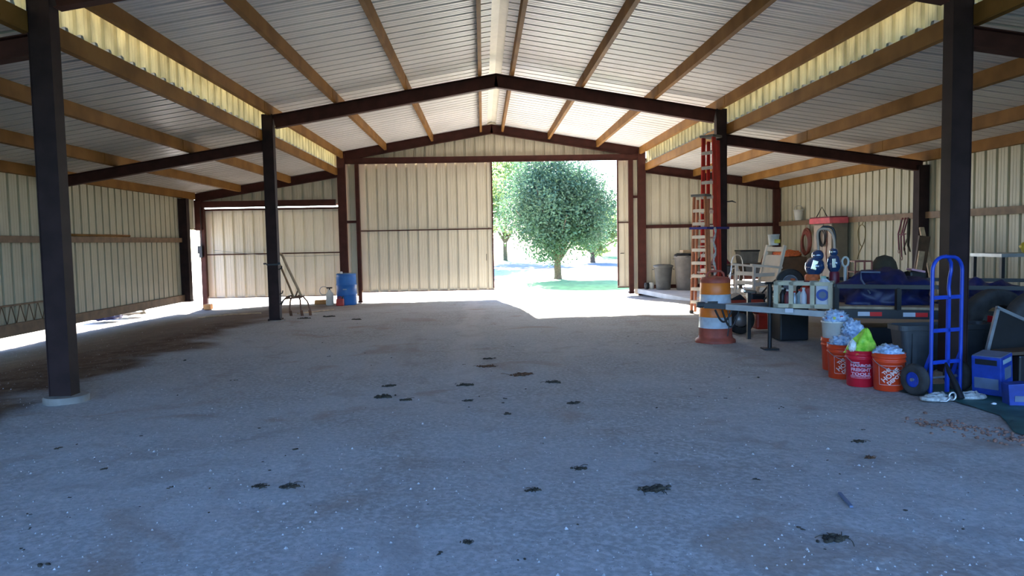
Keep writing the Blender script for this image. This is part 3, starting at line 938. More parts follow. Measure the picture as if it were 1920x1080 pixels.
# ------------------------------------------------------------------ traffic drum
z = gz(3.38, 10.72)
dr = empty('traffic_drum', (3.38, 10.72, z), 'orange and white striped traffic drum with a faded red base', 'traffic drum')
MB().lathe([(0.285, 0), (0.29, 0.02), (0.285, 0.05), (0.25, 0.07), (0.24, 0.10), (0.238, 0.11)], (0, 0, 0), 40, capt=False).build('base', 'drumred', dr)
MB().lathe([(0.240, 0.10), (0.236, 0.215), (0.240, 0.225)], (0, 0, 0), 40, capb=False, capt=False).build('lower_body', 'drumred', dr)
rr = [0.236, 0.230, 0.224, 0.218, 0.212]
zz = [0.225, 0.385, 0.55, 0.715, 0.88]
for i, mm in enumerate(('drumwhite', 'drumorange', 'drumwhite', 'drumorange')):
    MB().lathe([(rr[i] + 0.006, zz[i]), (rr[i], zz[i] + 0.01), (rr[i + 1] + 0.001, zz[i + 1] - 0.01), (rr[i + 1] + 0.004, zz[i + 1])], (0, 0, 0), 40, capb=False, capt=False).build('white_band' if i % 2 == 0 else 'orange_band', mm, dr)
MB().lathe([(0.216, 0.88), (0.214, 0.92), (0.19, 0.955), (0.12, 0.965), (0, 0.965)], (0, 0, 0), 40, capb=False).build('top', 'drumred', dr)
MB().tube([(-0.13, 0, 0.955), (-0.12, 0, 1.01), (-0.08, 0, 1.045), (0.08, 0, 1.045), (0.12, 0, 1.01), (0.13, 0, 0.955)], 0.017).build('handle', 'drumred', dr)

# ------------------------------------------------------------------ utility trailer
U = Vector((0.97, -0.243, -0.018)).normalized()      # along the trailer, away from the tongue
Nn = Vector((-0.243, -0.97, 0))                      # toward the viewer
TR0 = Vector((4.42, 9.16, 0.62))                     # near front corner at frame height
def T(a, b, h=0.0):                                  # a along, b across (0 near, + away), h up
    return TR0 + U * a - Nn * b + Vector((0, 0, h))
tr = empty('utility_trailer', (0, 0, 0), 'black utility trailer with low pipe rails parked behind the gallon buckets', 'trailer')
W_ = 1.85
Lt = 3.9
g = MB()
for b in (0, W_):
    g.beam(T(0, b), T(Lt, b), 0.06, 0.11)
for a in (0, Lt):
    g.beam(T(a, 0), T(a, W_), 0.06, 0.11)
for a in (0.8, 1.6, 2.4, 3.2):
    g.beam(T(a, 0, -0.02), T(a, W_, -0.02), 0.05, 0.06)
g.build('chassis', 'blackiron', tr)
g = MB()
for i in range(12):
    b = 0.06 + (W_ - 0.12) * (i + 0.5) / 12
    g.beam(T(0.03, b, 0.065), T(Lt - 0.03, b, 0.065), (W_ - 0.12) / 12 - 0.008, 0.035)
g.build('deck', 'woodpale', tr)
g = MB()
for b in (0, W_):
    g.beam(T(0, b, 0.34), T(Lt, b, 0.34), 0.05, 0.05)
g.beam(T(0, 0, 0.34), T(0, W_, 0.34), 0.05, 0.05)
g.build('top_rail', 'blackiron', tr)
for b in (0, W_):
    for a in (0.0, 0.72, 1.44, 2.2, 3.0, Lt):
        MB().beam(T(a, b, 0.04), T(a, b, 0.33), 0.055, 0.055, (1, 0, 0)).build('rail_post', 'blackiron', tr)
for b in (0.1, W_ - 0.1):
    MB().beam(T(0, b, -0.03), T(-1.28, W_ / 2 - 0.10 + (b > 1) * 0.06, -0.03) if False else T(-1.28, 0.62 + (b > 1) * 0.08, 0.0), 0.06, 0.075).build('tongue_arm', 'steel', tr)
cp = T(-1.28, 0.66, 0.0)
g = MB()
g.beam(cp, cp - U * 0.30 + Vector((0, 0, 0.01)), 0.07, 0.07)
g.rbox(tuple(cp - U * 0.34 + Vector((0, 0, 0.02))), (0.12, 0.09, 0.08), 0.02)
g.box(tuple(cp - U * 0.18 + Vector((0, 0, 0.055))), (0.14, 0.02, 0.03))
g.build('coupler', 'blackiron', tr)
jk = T(-0.72, 0.55, 0)
g = MB()
g.tube([(jk.x, jk.y, gz(jk.x, jk.y) + 0.02), (jk.x, jk.y, 0.96)], 0.028)
g.tube([(jk.x, jk.y, 0.55), (jk.x, jk.y, 0.92)], 0.036)
g.box((jk.x, jk.y, gz(jk.x, jk.y) + 0.015), (0.20, 0.16, 0.02))
g.tube([(jk.x - 0.07, jk.y - 0.02, 0.97), (jk.x + 0.07, jk.y + 0.02, 0.97)], 0.016)
g.build('jack', 'blackiron', tr)
for s in (0, 1):
    c0 = cp - U * (0.05 + 0.1 * s)
    g = MB()
    p = [(c0.x - 0.02 + 0.24 * i / 16, c0.y - 0.05 - 0.02 * s, c0.z - 0.04 - (0.24 - 0.07 * s) * math.sin(PI * i / 16)) for i in range(17)]
    g.tube(p, 0.014, 6)
    g.build('safety_chain', 'blackiron', tr)
g = MB()
g.tube([tuple(cp + Vector((0.0, -0.08, -0.04))), tuple(cp + Vector((0.01, -0.09, -0.25))), tuple(cp + Vector((-0.01, -0.09, -0.40)))], 0.008, 6)
g.build('wiring_cable', 'black', tr)
for a in (0.25, 0.77):
    p = T(a + 0.14, -0.033, 0.0)
    for dx, mm, nm in ((-0.07, 'refwhite', 'white_reflector'), (0.07, 'refred', 'red_reflector')):
        q = p + U * dx
        MB().box(tuple(q), (0.138, 0.006, 0.052), Matrix.Rotation(math.atan2(U.y, U.x), 3, 'Z')).build(nm, mm, tr)
q = cp + U * 0.68 + Vector((0.0, -0.22, 0.0))
q = T(-0.52, 0.235, -0.0)
MB().box(tuple(q), (0.10, 0.006, 0.055), Matrix.Rotation(math.atan2(-0.5, 1.15), 3, 'Z')).build('white_reflector', 'refwhite', tr)
def wheel_mesh(r, w, rim=0.55):
    g = MB()
    g.lathe([(r * rim, -w * 0.42), (r * 0.88, -w / 2), (r * 0.97, -w * 0.42), (r, -w * 0.28), (r, w * 0.28), (r * 0.97, w * 0.42), (r * 0.88, w / 2), (r * rim, w * 0.42)], (0, 0, 0), 40, 'y', capb=False, capt=False)
    g.lathe([(r * rim, w * 0.42), (r * rim * 0.98, 0.0), (r * rim, -w * 0.42)], (0, 0, 0), 40, 'y', capb=False, capt=False)
    return g
def part_at(mb, name, m, parent, loc, rot=(0, 0, 0)):
    o = mb.build(name, m, parent)
    o.location = loc
    o.rotation_euler = rot
    return o
ang = math.atan2(U.y, U.x)
for b in (-0.13 + 0.03, W_ + 0.10):
    for a in (2.5, ):
        w = part_at(wheel_mesh(0.33, 0.17), 'tire', 'rubber', tr, tuple(T(a, b, 0) * 1.0)[:2] + (gz(6.3, 8.6) + 0.33,), (0, 0, ang))
        MB().lathe([(0, -0.03), (0.16, -0.03), (0.185, -0.07), (0.185, 0.07), (0.0, 0.07)], (0, 0, 0), 28, 'y').build('rim', 'milky', w)
g = MB()
g.beam(T(2.5, 0, -0.22), T(2.5, W_, -0.22), 0.05, 0.05)
g.beam(T(2.5, 0.1, -0.2), T(2.5, 0.1, 0), 0.06, 0.4)
g.beam(T(2.5, W_ - 0.1, -0.2), T(2.5, W_ - 0.1, 0), 0.06, 0.4)
g.build('axle', 'blackiron', tr)

g = MB()  # dark box added below the deck to stand in for shade
pA, pB = T(0.5, 1.0, 0), T(3.0, 1.0, 0)
zg_ = gz(pA.x, pA.y)
g.beam((pA.x, pA.y, zg_ + 0.13), (pB.x, pB.y, zg_ + 0.13), 0.5, 0.26)
g.beam((pA.x, pA.y, zg_ + 0.275), (pB.x, pB.y, zg_ + 0.275), 0.54, 0.03)
tag(g.build('shade_box', 'blackiron'), 'long black box added as the dark shade underneath the trailer', 'chest')
# cream crate hung on the trailer tongue, full of jugs and bottles
cr_a, cr_b = Vector((3.80, 9.60, 0.0)), Vector((4.42, 9.24, 0.0))
du = (cr_b - cr_a)
CL = du.length
du.normalize()
crz = 0.665
cre = empty('crate', (cr_a.x, cr_a.y, crz), 'cream open-sided crate holding jugs and bottles at the trailer front', 'crate', math.atan2(du.y, du.x))
def window_frame_mb(L, H, y, cuts, t=0.014, top=0.045, bot=0.055):
    g = MB()
    g.box((L / 2, y, H - top / 2), (L, t, top))
    edges = [0.0] + [c for c in cuts] + [L]
    for c in edges:
        cx = min(max(c, 0.028), L - 0.028)
        g.box((cx, y, H / 2 - 0.001), (0.055, t, H - 0.002))
    g.box((L / 2, y, bot / 2), (L, t, bot))
    return g
H_ = 0.34
g = window_frame_mb(CL, H_, 0.0, [CL * 0.30, CL * 0.66])
g.build('front_side', 'cream', cre)
window_frame_mb(CL, H_, 0.30, [CL * 0.30, CL * 0.66]).build('rear_side', 'cream', cre)
g = MB()
for x in (0.007, CL - 0.007):
    g.box((x, 0.15, H_ - 0.03), (0.014, 0.29, 0.06))
    g.box((x, 0.15, 0.03), (0.014, 0.29, 0.06))
g.build('end_side', 'cream', cre)
MB().box((CL / 2, 0.15, 0.006), (CL, 0.30, 0.012)).build('crate_floor', 'cream', cre)
def crate_pt(x, y): 
    c, s = math.cos(cre.rotation_euler.z), math.sin(cre.rotation_euler.z)
    return (cr_a.x + c * x - s * y, cr_a.y + s * x + c * y, crz + 0.013)
def jug(x, y, h, w, d, mbody, mcap, label, lab=None, nm='jug'):
    p = crate_pt(x, y)
    e = empty(nm, p, label, 'jug' if nm == 'jug' else 'bottle', cre.rotation_euler.z)
    if nm == 'jug':
        g = MB()
        g.rbox((0, 0, h * 0.38), (w, d, h * 0.76), 0.022)
        g.lathe([(w * 0.42, h * 0.74), (w * 0.3, h * 0.84), (0.032, h * 0.9), (0.03, h * 0.93)], (0, 0, 0), 20)
        g.build('jug_body', mbody, e)
        MB().lathe([(0.036, h * 0.92), (0.036, h), (0, h)], (0, 0, 0), 16).build('cap', mcap, e)
        MB().tube([(w * 0.36, 0, h * 0.70), (w * 0.42, 0, h * 0.82), (w * 0.16, 0, h * 0.90)], 0.014, 8).build('handle', mbody, e)
        if lab:
            MB().lathe([(0.075, 0), (0.075, 0.003), (0, 0.003)], (0, -d / 2 - 0.004, h * 0.40), 28, 'y').build('round_label', lab, e)
            MB().lathe([(0.045, 0), (0.045, 0.003), (0, 0.003)], (0, -d / 2 - 0.0075, h * 0.40), 24, 'y').build('label_centre', 'boxgrey', e)
    else:
        MB().lathe([(w / 2 * 0.9, 0), (w / 2, 0.012), (w / 2, h * 0.62), (w * 0.3, h * 0.78), (0.016, h * 0.85), (0.016, h * 0.92)], (0, 0, 0), 20).build('bottle_body', mbody, e)
        MB().lathe([(0.02, h * 0.9), (0.02, h), (0, h)], (0, 0, 0), 14).build('cap', mcap, e)
    return e
jug(CL - 0.125, 0.11, 0.40, 0.17, 0.15, 'jug', 'greencap', 'white jug with round blue label at the crate right end', 'bluelabel')
jug(CL * 0.50, 0.09, 0.25, 0.08, 0.08, 'jug', 'milky', 'slim white bottle standing mid crate', nm='bottle')
jug(CL * 0.42, 0.19, 0.22, 0.10, 0.08, 'label', 'red', 'pale blue-grey bottle behind the slim white one in the crate', nm='bottle')
jug(CL * 0.34, 0.10, 0.20, 0.07, 0.07, 'steel', 'red', 'grey bottle beside the crate window divider', nm='bottle')
jug(CL * 0.22, 0.12, 0.22, 0.08, 0.08, 'maroon', 'white', 'maroon bottle with white cap in the left crate bay', nm='bottle')
jug(CL * 0.12, 0.20, 0.24, 0.09, 0.08, 'blackiron', 'milky', 'black bottle in the left crate bay', nm='bottle')
jug(CL * 0.53, 0.22, 0.33, 0.15, 0.10, 'red', 'maroon', 'red jug rising behind the bottles in the crate')
jug(CL * 0.76, 0.22, 0.35, 0.10, 0.09, 'blackiron', 'yellow', 'black bottle with yellow cap next to the labelled jug', nm='bottle')

# cargo on the deck
def on_deck(a, b, h=0.085): return tuple(T(a, b, h))
g = MB()
p = T(0.75, 0.75, 0.083)
g.blob((p.x, p.y, p.z), (0.60, 0.50, 0.44), 0.18, 2.2, 4, 5, flat=0.0)
o = g.build('tarp_bundle', 'tarpblue', origin=tuple(p))
tag(o, 'large heap of dark blue tarp on the trailer deck', 'tarp')
MB().tube([(-0.36, -0.34, 0.15), (-0.42, -0.22, 0.33), (-0.36, -0.1, 0.42), (-0.20, -0.28, 0.42)], 0.012, 8).build('pale_cord', 'boxgrey', o)
g = MB()
p = T(1.95, 0.7, 0.083)
g.blob((p.x, p.y, p.z), (0.50, 0.45, 0.30), 0.2, 2.5, 4, 9, flat=0.0)
tag(g.build('tarp_bundle', 'tarpblue', origin=tuple(p)), 'lower dark blue tarp fold right of the large heap', 'tarp')
g = MB()
p = T(0.97, 1.55, 0.083)
g.lathe([(0.15, 0), (0.17, 0.30), (0.175, 0.42), (0.15, 0.52), (0.10, 0.59), (0.0, 0.62)], (p.x, p.y, p.z), 24)
hm = g.build('felt_mound', 'basketdark', origin=tuple(p))
tag(hm, 'dark olive rounded mound behind the blue tarp heap', 'cover')
p = T(1.30, 1.30, 0.083)
g = MB()
g.rbox((p.x, p.y, p.z + 0.20), (0.24, 0.18, 0.40), 0.03)
bx = g.build('tool_case', 'blackiron', origin=tuple(p))
tag(bx, 'dark case with pale pink and white top before the olive mound', 'case')
MB().rbox((0, -0.02, 0.41), (0.20, 0.14, 0.03), 0.01, Matrix.Rotation(0.2, 3, 'Y')).build('pink_top', 'pinkprint', bx)
p = T(0.62, 1.45, 0.083)
e = empty('milk_crate', tuple(p), 'orange-red open crate behind the blue tarp heap', 'crate')
g = MB()
for x in (-0.12, 0.12):
    for y in (-0.1, 0.1):
        g.box((x, y, 0.27), (0.02, 0.02, 0.54))
for z_ in (0.01, 0.2, 0.38, 0.53):
    for s in (-1, 1):
        g.box((0, s * 0.1, z_), (0.24, 0.015, 0.02))
        g.box((s * 0.12, 0, z_), (0.015, 0.2, 0.02))
g.build('crate_frame', 'hosered', e)
p = T(0.36, 1.15, 0.083)
g = MB()
g.lathe([(0.02, 0), (0.02, 0.46), (0.015, 0.47)], (p.x, p.y, p.z), 14)
g.tube([(p.x + 0.045 * math.cos(a), p.y, p.z + 0.53 + 0.065 * math.sin(a)) for a in [2 * PI * i / 24 for i in range(24)]], 0.015, 8, closed=True)
tag(g.build('ring_post', 'milky'), 'white ring on a post left of the blue tarp heap', 'ring')
# glossy blue machine heads with looped hoses
def blue_head(a, b, h0, label, tilt, s=1.0, basem='red'):
    p = T(a, b, 0.083)
    e = empty('spray_tank', tuple(p), label, 'tank')
    MB().lathe([(0.06 * s, 0.0), (0.075 * s, 0.02), (0.07 * s, h0 - 0.02), (0.06 * s, h0)], (0, 0, 0), 20).build('base', basem, e)
    rot = Matrix.Rotation(tilt, 3, 'Y')
    MB().lathe([(0.045 * s, -0.02), (0.085 * s, 0.05), (0.095 * s, 0.12), (0.075 * s, 0.20), (0.04 * s, 0.235)], (0, 0, h0), 24, rot=rot).build('tank_body', 'glossblue', e)
    q = rot @ Vector((0, 0, 0.27)) + Vector((0, 0, h0))
    MB().blob(tuple(q), (0.058 * s, 0.058 * s, 0.06 * s), 0.0, 1, 3).build('neck_ball', 'glossblue', e)
    MB().blob(tuple(q + Vector((-0.055 * s, -0.045, 0.0))), (0.024, 0.024, 0.026), 0.0, 1, 2).build('chrome_knob', 'chrome', e)
    MB().rbox(tuple(rot @ Vector((-0.04 * s, -0.083 * s, 0.12)) + Vector((0, 0, h0))), (0.055 * s, 0.012, 0.13), 0.005, rot).build('chrome_plate', 'chrome', e)
    return e, Vector(p) + q
e1, q1 = blue_head(-0.10, 1.0, 0.36, 'glossy dark blue tank on an orange base, left one under the looped hose', 0.28, 1.4, 'orange')
e2, q2 = blue_head(0.18, 0.98, 0.40, 'glossy dark blue tank on a dark base, right one under the looped hose', -0.03, 1.0, 'maroon')
def hoop(qa, qb, top, off, r, mname, label, wob=0.0):
    P0, P3 = qa + Vector((0, off, 0.04)), qb + Vector((0, off, 0.04))
    pts = []
    mx = (P0.x + P3.x) / 2
    hw = (P3.x - P0.x) / 2
    for i in range(33):
        t = i / 32
        a = PI * (1 - t)
        c = math.cos(a)
        x = mx + hw * (abs(c) ** 0.8) * (1 if c > 0 else -1) * (1.0 + 0.32 * math.sin(a)) - 0.045 * math.sin(a) + wob * math.sin(a)
        zz = P0.z + (top - P0.z) * (math.sin(a) ** 0.55) + (P3.z - P0.z) * t * (1 - math.sin(a))
        pts.append((x, P0.y + (P3.y - P0.y) * t, zz))
    g = MB()
    g.tube(pts, r, 10)
    tag(g.build('looped_hose', mname), label, 'hose')
hoop(q1, q2, 1.69, -0.02, 0.018, 'tan', 'tan hose arching high between the two dark blue tanks')
hoop(q1 + Vector((0.04, 0, 0)), q2 + Vector((0.045, 0, 0)), 1.72, 0.06, 0.017, 'black', 'black hose arching just behind the tan hose', 0.04)
# junk behind the crate on the tongue side: black wheel, red box
p = T(-0.32, 1.35, 0)
w = part_at(wheel_mesh(0.20, 0.10), 'spare_wheel', 'rubber', None, (4.50, 10.75, 0.92), (0, 0, -0.2))
tag(w, 'black wheel with orange hub propped behind the crate', 'wheel')
MB().lathe([(0, -0.02), (0.10, -0.02), (0.11, -0.04), (0.11, 0.04), (0, 0.04)], (0, 0, 0), 24, 'y').build('rim', 'steel', w)
MB().rbox((0.03, -0.06, 0.0), (0.06, 0.05, 0.12), 0.01).build('hub_cover', 'orange', w)
g = MB()
g.rbox((4.50, 10.75, 0.40), (0.42, 0.35, 0.64), 0.02)
tag(g.build('tool_chest', 'blackiron', origin=(4.50, 10.75, 0.08)), 'black chest carrying the spare wheel behind the crate', 'chest')

# ------------------------------------------------------------------ red tiller beyond the tongue
ti = empty('garden_tiller', (4.20, 11.8, gz(4.2, 11.8)), 'red garden tiller with black engine beyond the trailer tongue', 'tiller')
MB().rbox((-0.05, 0, 0.42), (0.62, 0.34, 0.22), 0.03).build('hood', 'dullred', ti)
MB().prism([(-0.42, 0.47), (-0.12, 0.62), (0.0, 0.50)], -0.15, 0.15).build('engine_cover', 'blackiron', ti)
MB().rbox((0.18, 0, 0.54), (0.24, 0.26, 0.16), 0.03).build('engine', 'blackiron', ti)
for s in (-1, 1):
    w = part_at(wheel_mesh(0.22, 0.10), 'wheel', 'rubber', ti, (-0.16, s * 0.26, 0.22))
    MB().lathe([(0, -0.03), (0.11, -0.03), (0.11, 0.03), (0, 0.03)], (0, 0, 0), 20, 'y').build('rim', 'steel', w)
    MB().tube([(0.2, s * 0.12, 0.46), (0.45, s * 0.2, 0.70), (0.62, s * 0.24, 0.82)], 0.014, 8).build('handlebar', 'blackiron', ti)
MB().rbox((0.30, 0, 0.18), (0.36, 0.42, 0.26), 0.04).build('tine_guard', 'red', ti)
g = MB()
g.rbox((0, 0, 0), (0.20, 0.14, 0.05), 0.02, Matrix.Rotation(0.12, 3, 'Y'))
o = g.build('tool_box', 'chrome')
o.location = (3.98, 11.0, 0.78)
# it stands on a short post box
tag(o, 'small shiny white metal box on a stand beside the trailer jack', 'box')
MB().box((0.0, 0, -0.37), (0.05, 0.05, 0.70)).build('stand', 'blackiron', o)

# ------------------------------------------------------------------ tall cream chair and a bucket on it
ch = empty('rocking_chair', (4.95, 13.0, gz(4.95, 13.0)), 'cream wooden slat-backed rocking chair behind the trailer tongue', 'chair', R(20))
ch.scale = (1.0, 0.9, 1.14)
def slat(a, b, w, h): return MB().beam(a, b, w, h)
for s in (-1, 1):
    slat((0.05, s * 0.24 - 0.0, 0.42), (0.31, s * 0.24, 1.20), 0.04, 0.06).build('back_post', 'chairwhite', ch)
    slat((-0.40, s * 0.26, 0.04), (-0.38, s * 0.26, 0.90), 0.04, 0.045).build('leg', 'chairwhite', ch)
    slat((0.08, s * 0.26, 0.04), (0.06, s * 0.26, 0.66), 0.04, 0.045).build('leg', 'chairwhite', ch)
    slat((-0.46, s * 0.28, 0.92), (0.20, s * 0.28, 0.86), 0.07, 0.03).build('armrest', 'chairwhite', ch)
    MB().tube([(-0.62, s * 0.26, 0.09), (-0.35, s * 0.26, 0.03), (0, s * 0.26, 0.015), (0.3, s * 0.26, 0.05), (0.5, s * 0.26, 0.11)], 0.022, 8).build('rocker', 'chairwhite', ch)
for zq in (0.34, 0.50, 0.64, 0.78):
    slat((-0.39, -0.24, zq), (-0.39, 0.24, zq), 0.02, 0.06).build('front_slat', 'chairwhite', ch)
    slat((-0.36, -0.26, zq - 0.02), (0.06, -0.26, zq - 0.02), 0.02, 0.055).build('side_slat', 'chairwhite', ch)
MB().box((-0.16, 0, 0.44), (0.48, 0.50, 0.03)).build('seat', 'chairwhite', ch)
Rb = Matrix.Rotation(math.atan2(0.26, 0.78), 3, 'Y')
MB().box((0.19, 0, 0.84), (0.022, 0.42, 0.44), Rb).build('back_panel', 'chairwhite', ch)
for t in (0.58, 1.14):
    MB().box((0.05 + 0.26 * (t - 0.42) / 0.78, 0, t), (0.025, 0.44, 0.07), Rb).build('back_slat', 'chairwhite', ch)
bk = empty('small_bucket', (5.24, 13.22, 1.44), 'white bucket with yellow label perched on the cream chair back', 'bucket')
g = MB()
g.lathe([(0.085, 0), (0.10, 0.18), (0.105, 0.18), (0.105, 0.195), (0.092, 0.195), (0.08, 0.01), (0, 0.01)], (0, 0, 0), 28, capt=False)
g.build('bucket_body', 'milky', bk)
MB().rbox((0.03, -0.09, 0.07), (0.11, 0.03, 0.07), 0.012).build('yellow_label', 'yellow', bk)

# ------------------------------------------------------------------ work bench with clutter along the far right wall
bn = empty('work_bench', (7.75, 22.3, 0.055), 'long dark workbench under clutter along the far right wall', 'bench')
MB().box((0, 0, 0.72), (2.5, 0.62, 0.05)).build('bench_top', 'wooddark', bn)
MB().box((0, 0, 0.42), (2.4, 0.56, 0.03)).build('lower_shelf', 'wooddark', bn)
for sx in (-1.2, 0, 1.2):
    for sy in (-0.26, 0.26):
        MB().box((sx, sy, 0.35), (0.08, 0.08, 0.70)).build('leg', 'wooddark', bn)
items = [(-1.08, 0.34, 0.28, 0.22, 'black', 'black lumpy bag on the workbench left end'), (-0.70, 0.22, 0.2, 0.20, 'pinkprint', 'pink and tan cloth lump on the workbench'),
         (-0.42, 0.24, 0.22, 0.16, 'maroon', 'maroon lumpy bag next to the pink cloth on the workbench'), (0.86, 0.24, 0.20, 0.24, 'orange', 'orange cloth lump near the right end of the workbench'), (1.15, 0.2, 0.2, 0.30, 'pinkred', 'red cloth lump at the right end of the workbench')]
for i, (x, sx, sy, h, mm, lab) in enumerate(items):
    g = MB()
    p = (7.75 + x, 22.25, 0.055 + 0.745)
    g.blob(p, (sx * 0.6, sy, h), 0.18, 3, 3, i + 11, flat=0.0)
    tag(g.build('cloth_bundle', mm, origin=p), lab, 'bundle')
def tote(x, y, z, w, d, h, m, mlid, label, nm='storage_tote', rz=0.0):
    e = empty(nm, (x, y, z), label, 'storage tote', rz)
    g = MB()
    a, b = w / 2, d / 2
    k = 0.88
    g.add([(-a * k, -b * k, 0), (a * k, -b * k, 0), (a * k, b * k, 0), (-a * k, b * k, 0), (-a, -b, h), (a, -b, h), (a, b, h), (-a, b, h)],
          [(3, 2, 1, 0), (4, 5, 6, 7), (0, 1, 5, 4), (1, 2, 6, 5), (2, 3, 7, 6), (3, 0, 4, 7)])
    for i in range(4):
        t = -0.36 + 0.24 * i
        g.box((w * t, -b * 0.955, h * 0.5), (0.03, 0.02, h * 0.7))
    g.build('tote_body', m, e)
    MB().rbox((0, 0, h + 0.02), (w + 0.04, d + 0.04, 0.045), 0.012).build('lid', mlid, e)
    return e
tote(8.02, 22.25, 0.80, 0.56, 0.5, 0.36, 'greybin', 'black', 'wide dark tote with black lid on the workbench middle')
tote(7.2, 22.25, 0.495, 0.6, 0.45, 0.20, 'tub', 'tub', 'flat dark tote on the workbench lower shelf, left side')
tote(8.2, 22.25, 0.495, 0.6, 0.45, 0.20, 'greybin2', 'greybin', 'flat taupe tote on the workbench lower shelf, right side')
g = MB()
g.box((0, 0, 0), (2.2, 1.1, 0.02), Matrix.Rotation(-0.25, 3, 'Z'))
o = g.build('plywood_sheet', 'woodpale')
o.location = (6.75, 18.6, 0.068)
tag(o, 'pale plywood sheet lying flat on the slab behind the traffic drum', 'plywood')
# folding step stool
st = empty('step_stool', (6.55, 18.9, 0.08), 'folding metal step stool with rounded tube top near the bench', 'step stool', R(8))
for yy, sp in ((0.0, 0.23), (0.34, 0.21)):
    top = 1.06 if yy == 0 else 0.72
    pts = [(-sp, yy, 0)] + [(-sp * 0.62 + (0) , yy * 0.35, top - 0.14)] + [(-0.12 + 0.12 * (1 - math.cos(a)) - 0.0, yy * 0.3, top - 0.10 + 0.10 * math.sin(a)) for a in [PI * i / 10 for i in range(11)]] + [(sp * 0.62, yy * 0.35, top - 0.14), (sp, yy, 0)]
    MB().tube(pts, 0.013, 8).build('tube_frame', 'alu', st)
for zq, ww in ((0.28, 0.38), (0.55, 0.32)):
    MB().rbox((0, 0.06, zq), (ww, 0.20, 0.03), 0.008).build('step', 'greybin', st)

# ------------------------------------------------------------------ metal cabinet against the right wall
cb = empty('metal_cabinet', (9.0, 18.9, 0.055), 'tall beige metal cabinet against the right wall', 'cabinet', 0)
g = MB()
g.box((0, 0, 0.93), (0.40, 1.0, 1.82))
g.box((0, 0, 0.03), (0.36, 0.94, 0.06))
g.build('cabinet_body', ['cabinetshade'], cb)
MB().box((0, -0.506, 0.93), (0.38, 0.012, 1.76)).build('side_panel', 'cabinetshade', cb)
for s in (-1, 1):
    d_ = MB().box((-0.208, s * 0.25, 0.93), (0.016, 0.48, 1.76)).build('door', 'cabinet', cb)
    MB().tube([(-0.215, s * 0.05, 0.90), (-0.24, s * 0.05, 0.92), (-0.24, s * 0.05, 1.06), (-0.215, s * 0.05, 1.08)], 0.009, 8).build('handle', 'steel', d_)
e = empty('red_case', (8.84, 18.9, 1.898), 'long pinkish red plastic case on top of the beige cabinet', 'case')
MB().rbox((0.10, 0, 0.077), (0.50, 1.15, 0.15), 0.02).build('case_body', 'pinkred', e)
MB().rbox((0.10, 0, 0.165), (0.46, 1.1, 0.03), 0.01).build('lid', 'maroon', e)
MB().tube([(-0.1, 0.25, 0.18), (0.02, 0.2, 0.44), (0.14, 0.15, 0.18)], 0.014, 8).build('wire_handle', 'blackiron', e)
for (x, y, z_, r, k, mm, tr_, lab) in ((9.15, 20.65, 1.45, 0.30, 1.15, 'hosered', 0.035, 'rust red hose coil hanging left of the beige cabinet'), (8.76, 18.8, 1.60, 0.20, 1.2, 'black', 0.014, 'black cable loop hanging on the cabinet front'), ):
    g = MB()
    for q in range(3):
        rr_ = r * (1 - 0.07 * q)
        g.tube([(x - 0.02 * q, y + rr_ * math.cos(a) * 0.9, z_ + k * rr_ * math.sin(a) - (0.04 * q)) for a in [2 * PI * i / 30 for i in range(30)]], tr_, 8, closed=True)
    g.tube([(x, y, z_ + k * r), (x, y, z_ + k * r + 0.12)], 0.008, 6)
    tag(g.build('hose_coil', mm), lab, 'hose coil')
g = MB()
g.tube([(8.77, 18.62, 1.7), (8.765, 18.62, 1.35), (8.765, 18.66, 1.15), (8.77, 18.62, 0.9)], 0.012, 8)
tag(g.build('hanging_strap', 'hosered'), 'thin red strap hanging on the cabinet front', 'strap')
g = MB()
g.blob((8.72, 20.9, 1.04), (0.36, 0.42, 0.16), 0.2, 3, 3, 21, flat=-0.02)
o = g.build('cloth_bundle', 'orange', origin=(8.72, 20.9, 1.03))
tag(o, 'heap of orange cloth on a dark rack left of the cabinet', 'bundle')
MB().box((0, 0, -0.5), (0.72, 0.85, 0.96)).build('rack', 'wooddark', o)
# pail on the girt
e = empty('hanging_pail', (9.13, 21.15, 1.915), 'small cream pail standing on the right wall girt', 'pail')
MB().lathe([(0.10, 0.0), (0.135, 0.28), (0.145, 0.28), (0.145, 0.30), (0.12, 0.30), (0.09, 0.02), (0, 0.02)], (0, 0, 0.135), 24, capt=False).build('pail_body', 'milky', e)
MB().tube(arc((0, 0, 0.42), 0.135, 0, PI, 12), 0.006, 6).build('bail', 'steel', e)

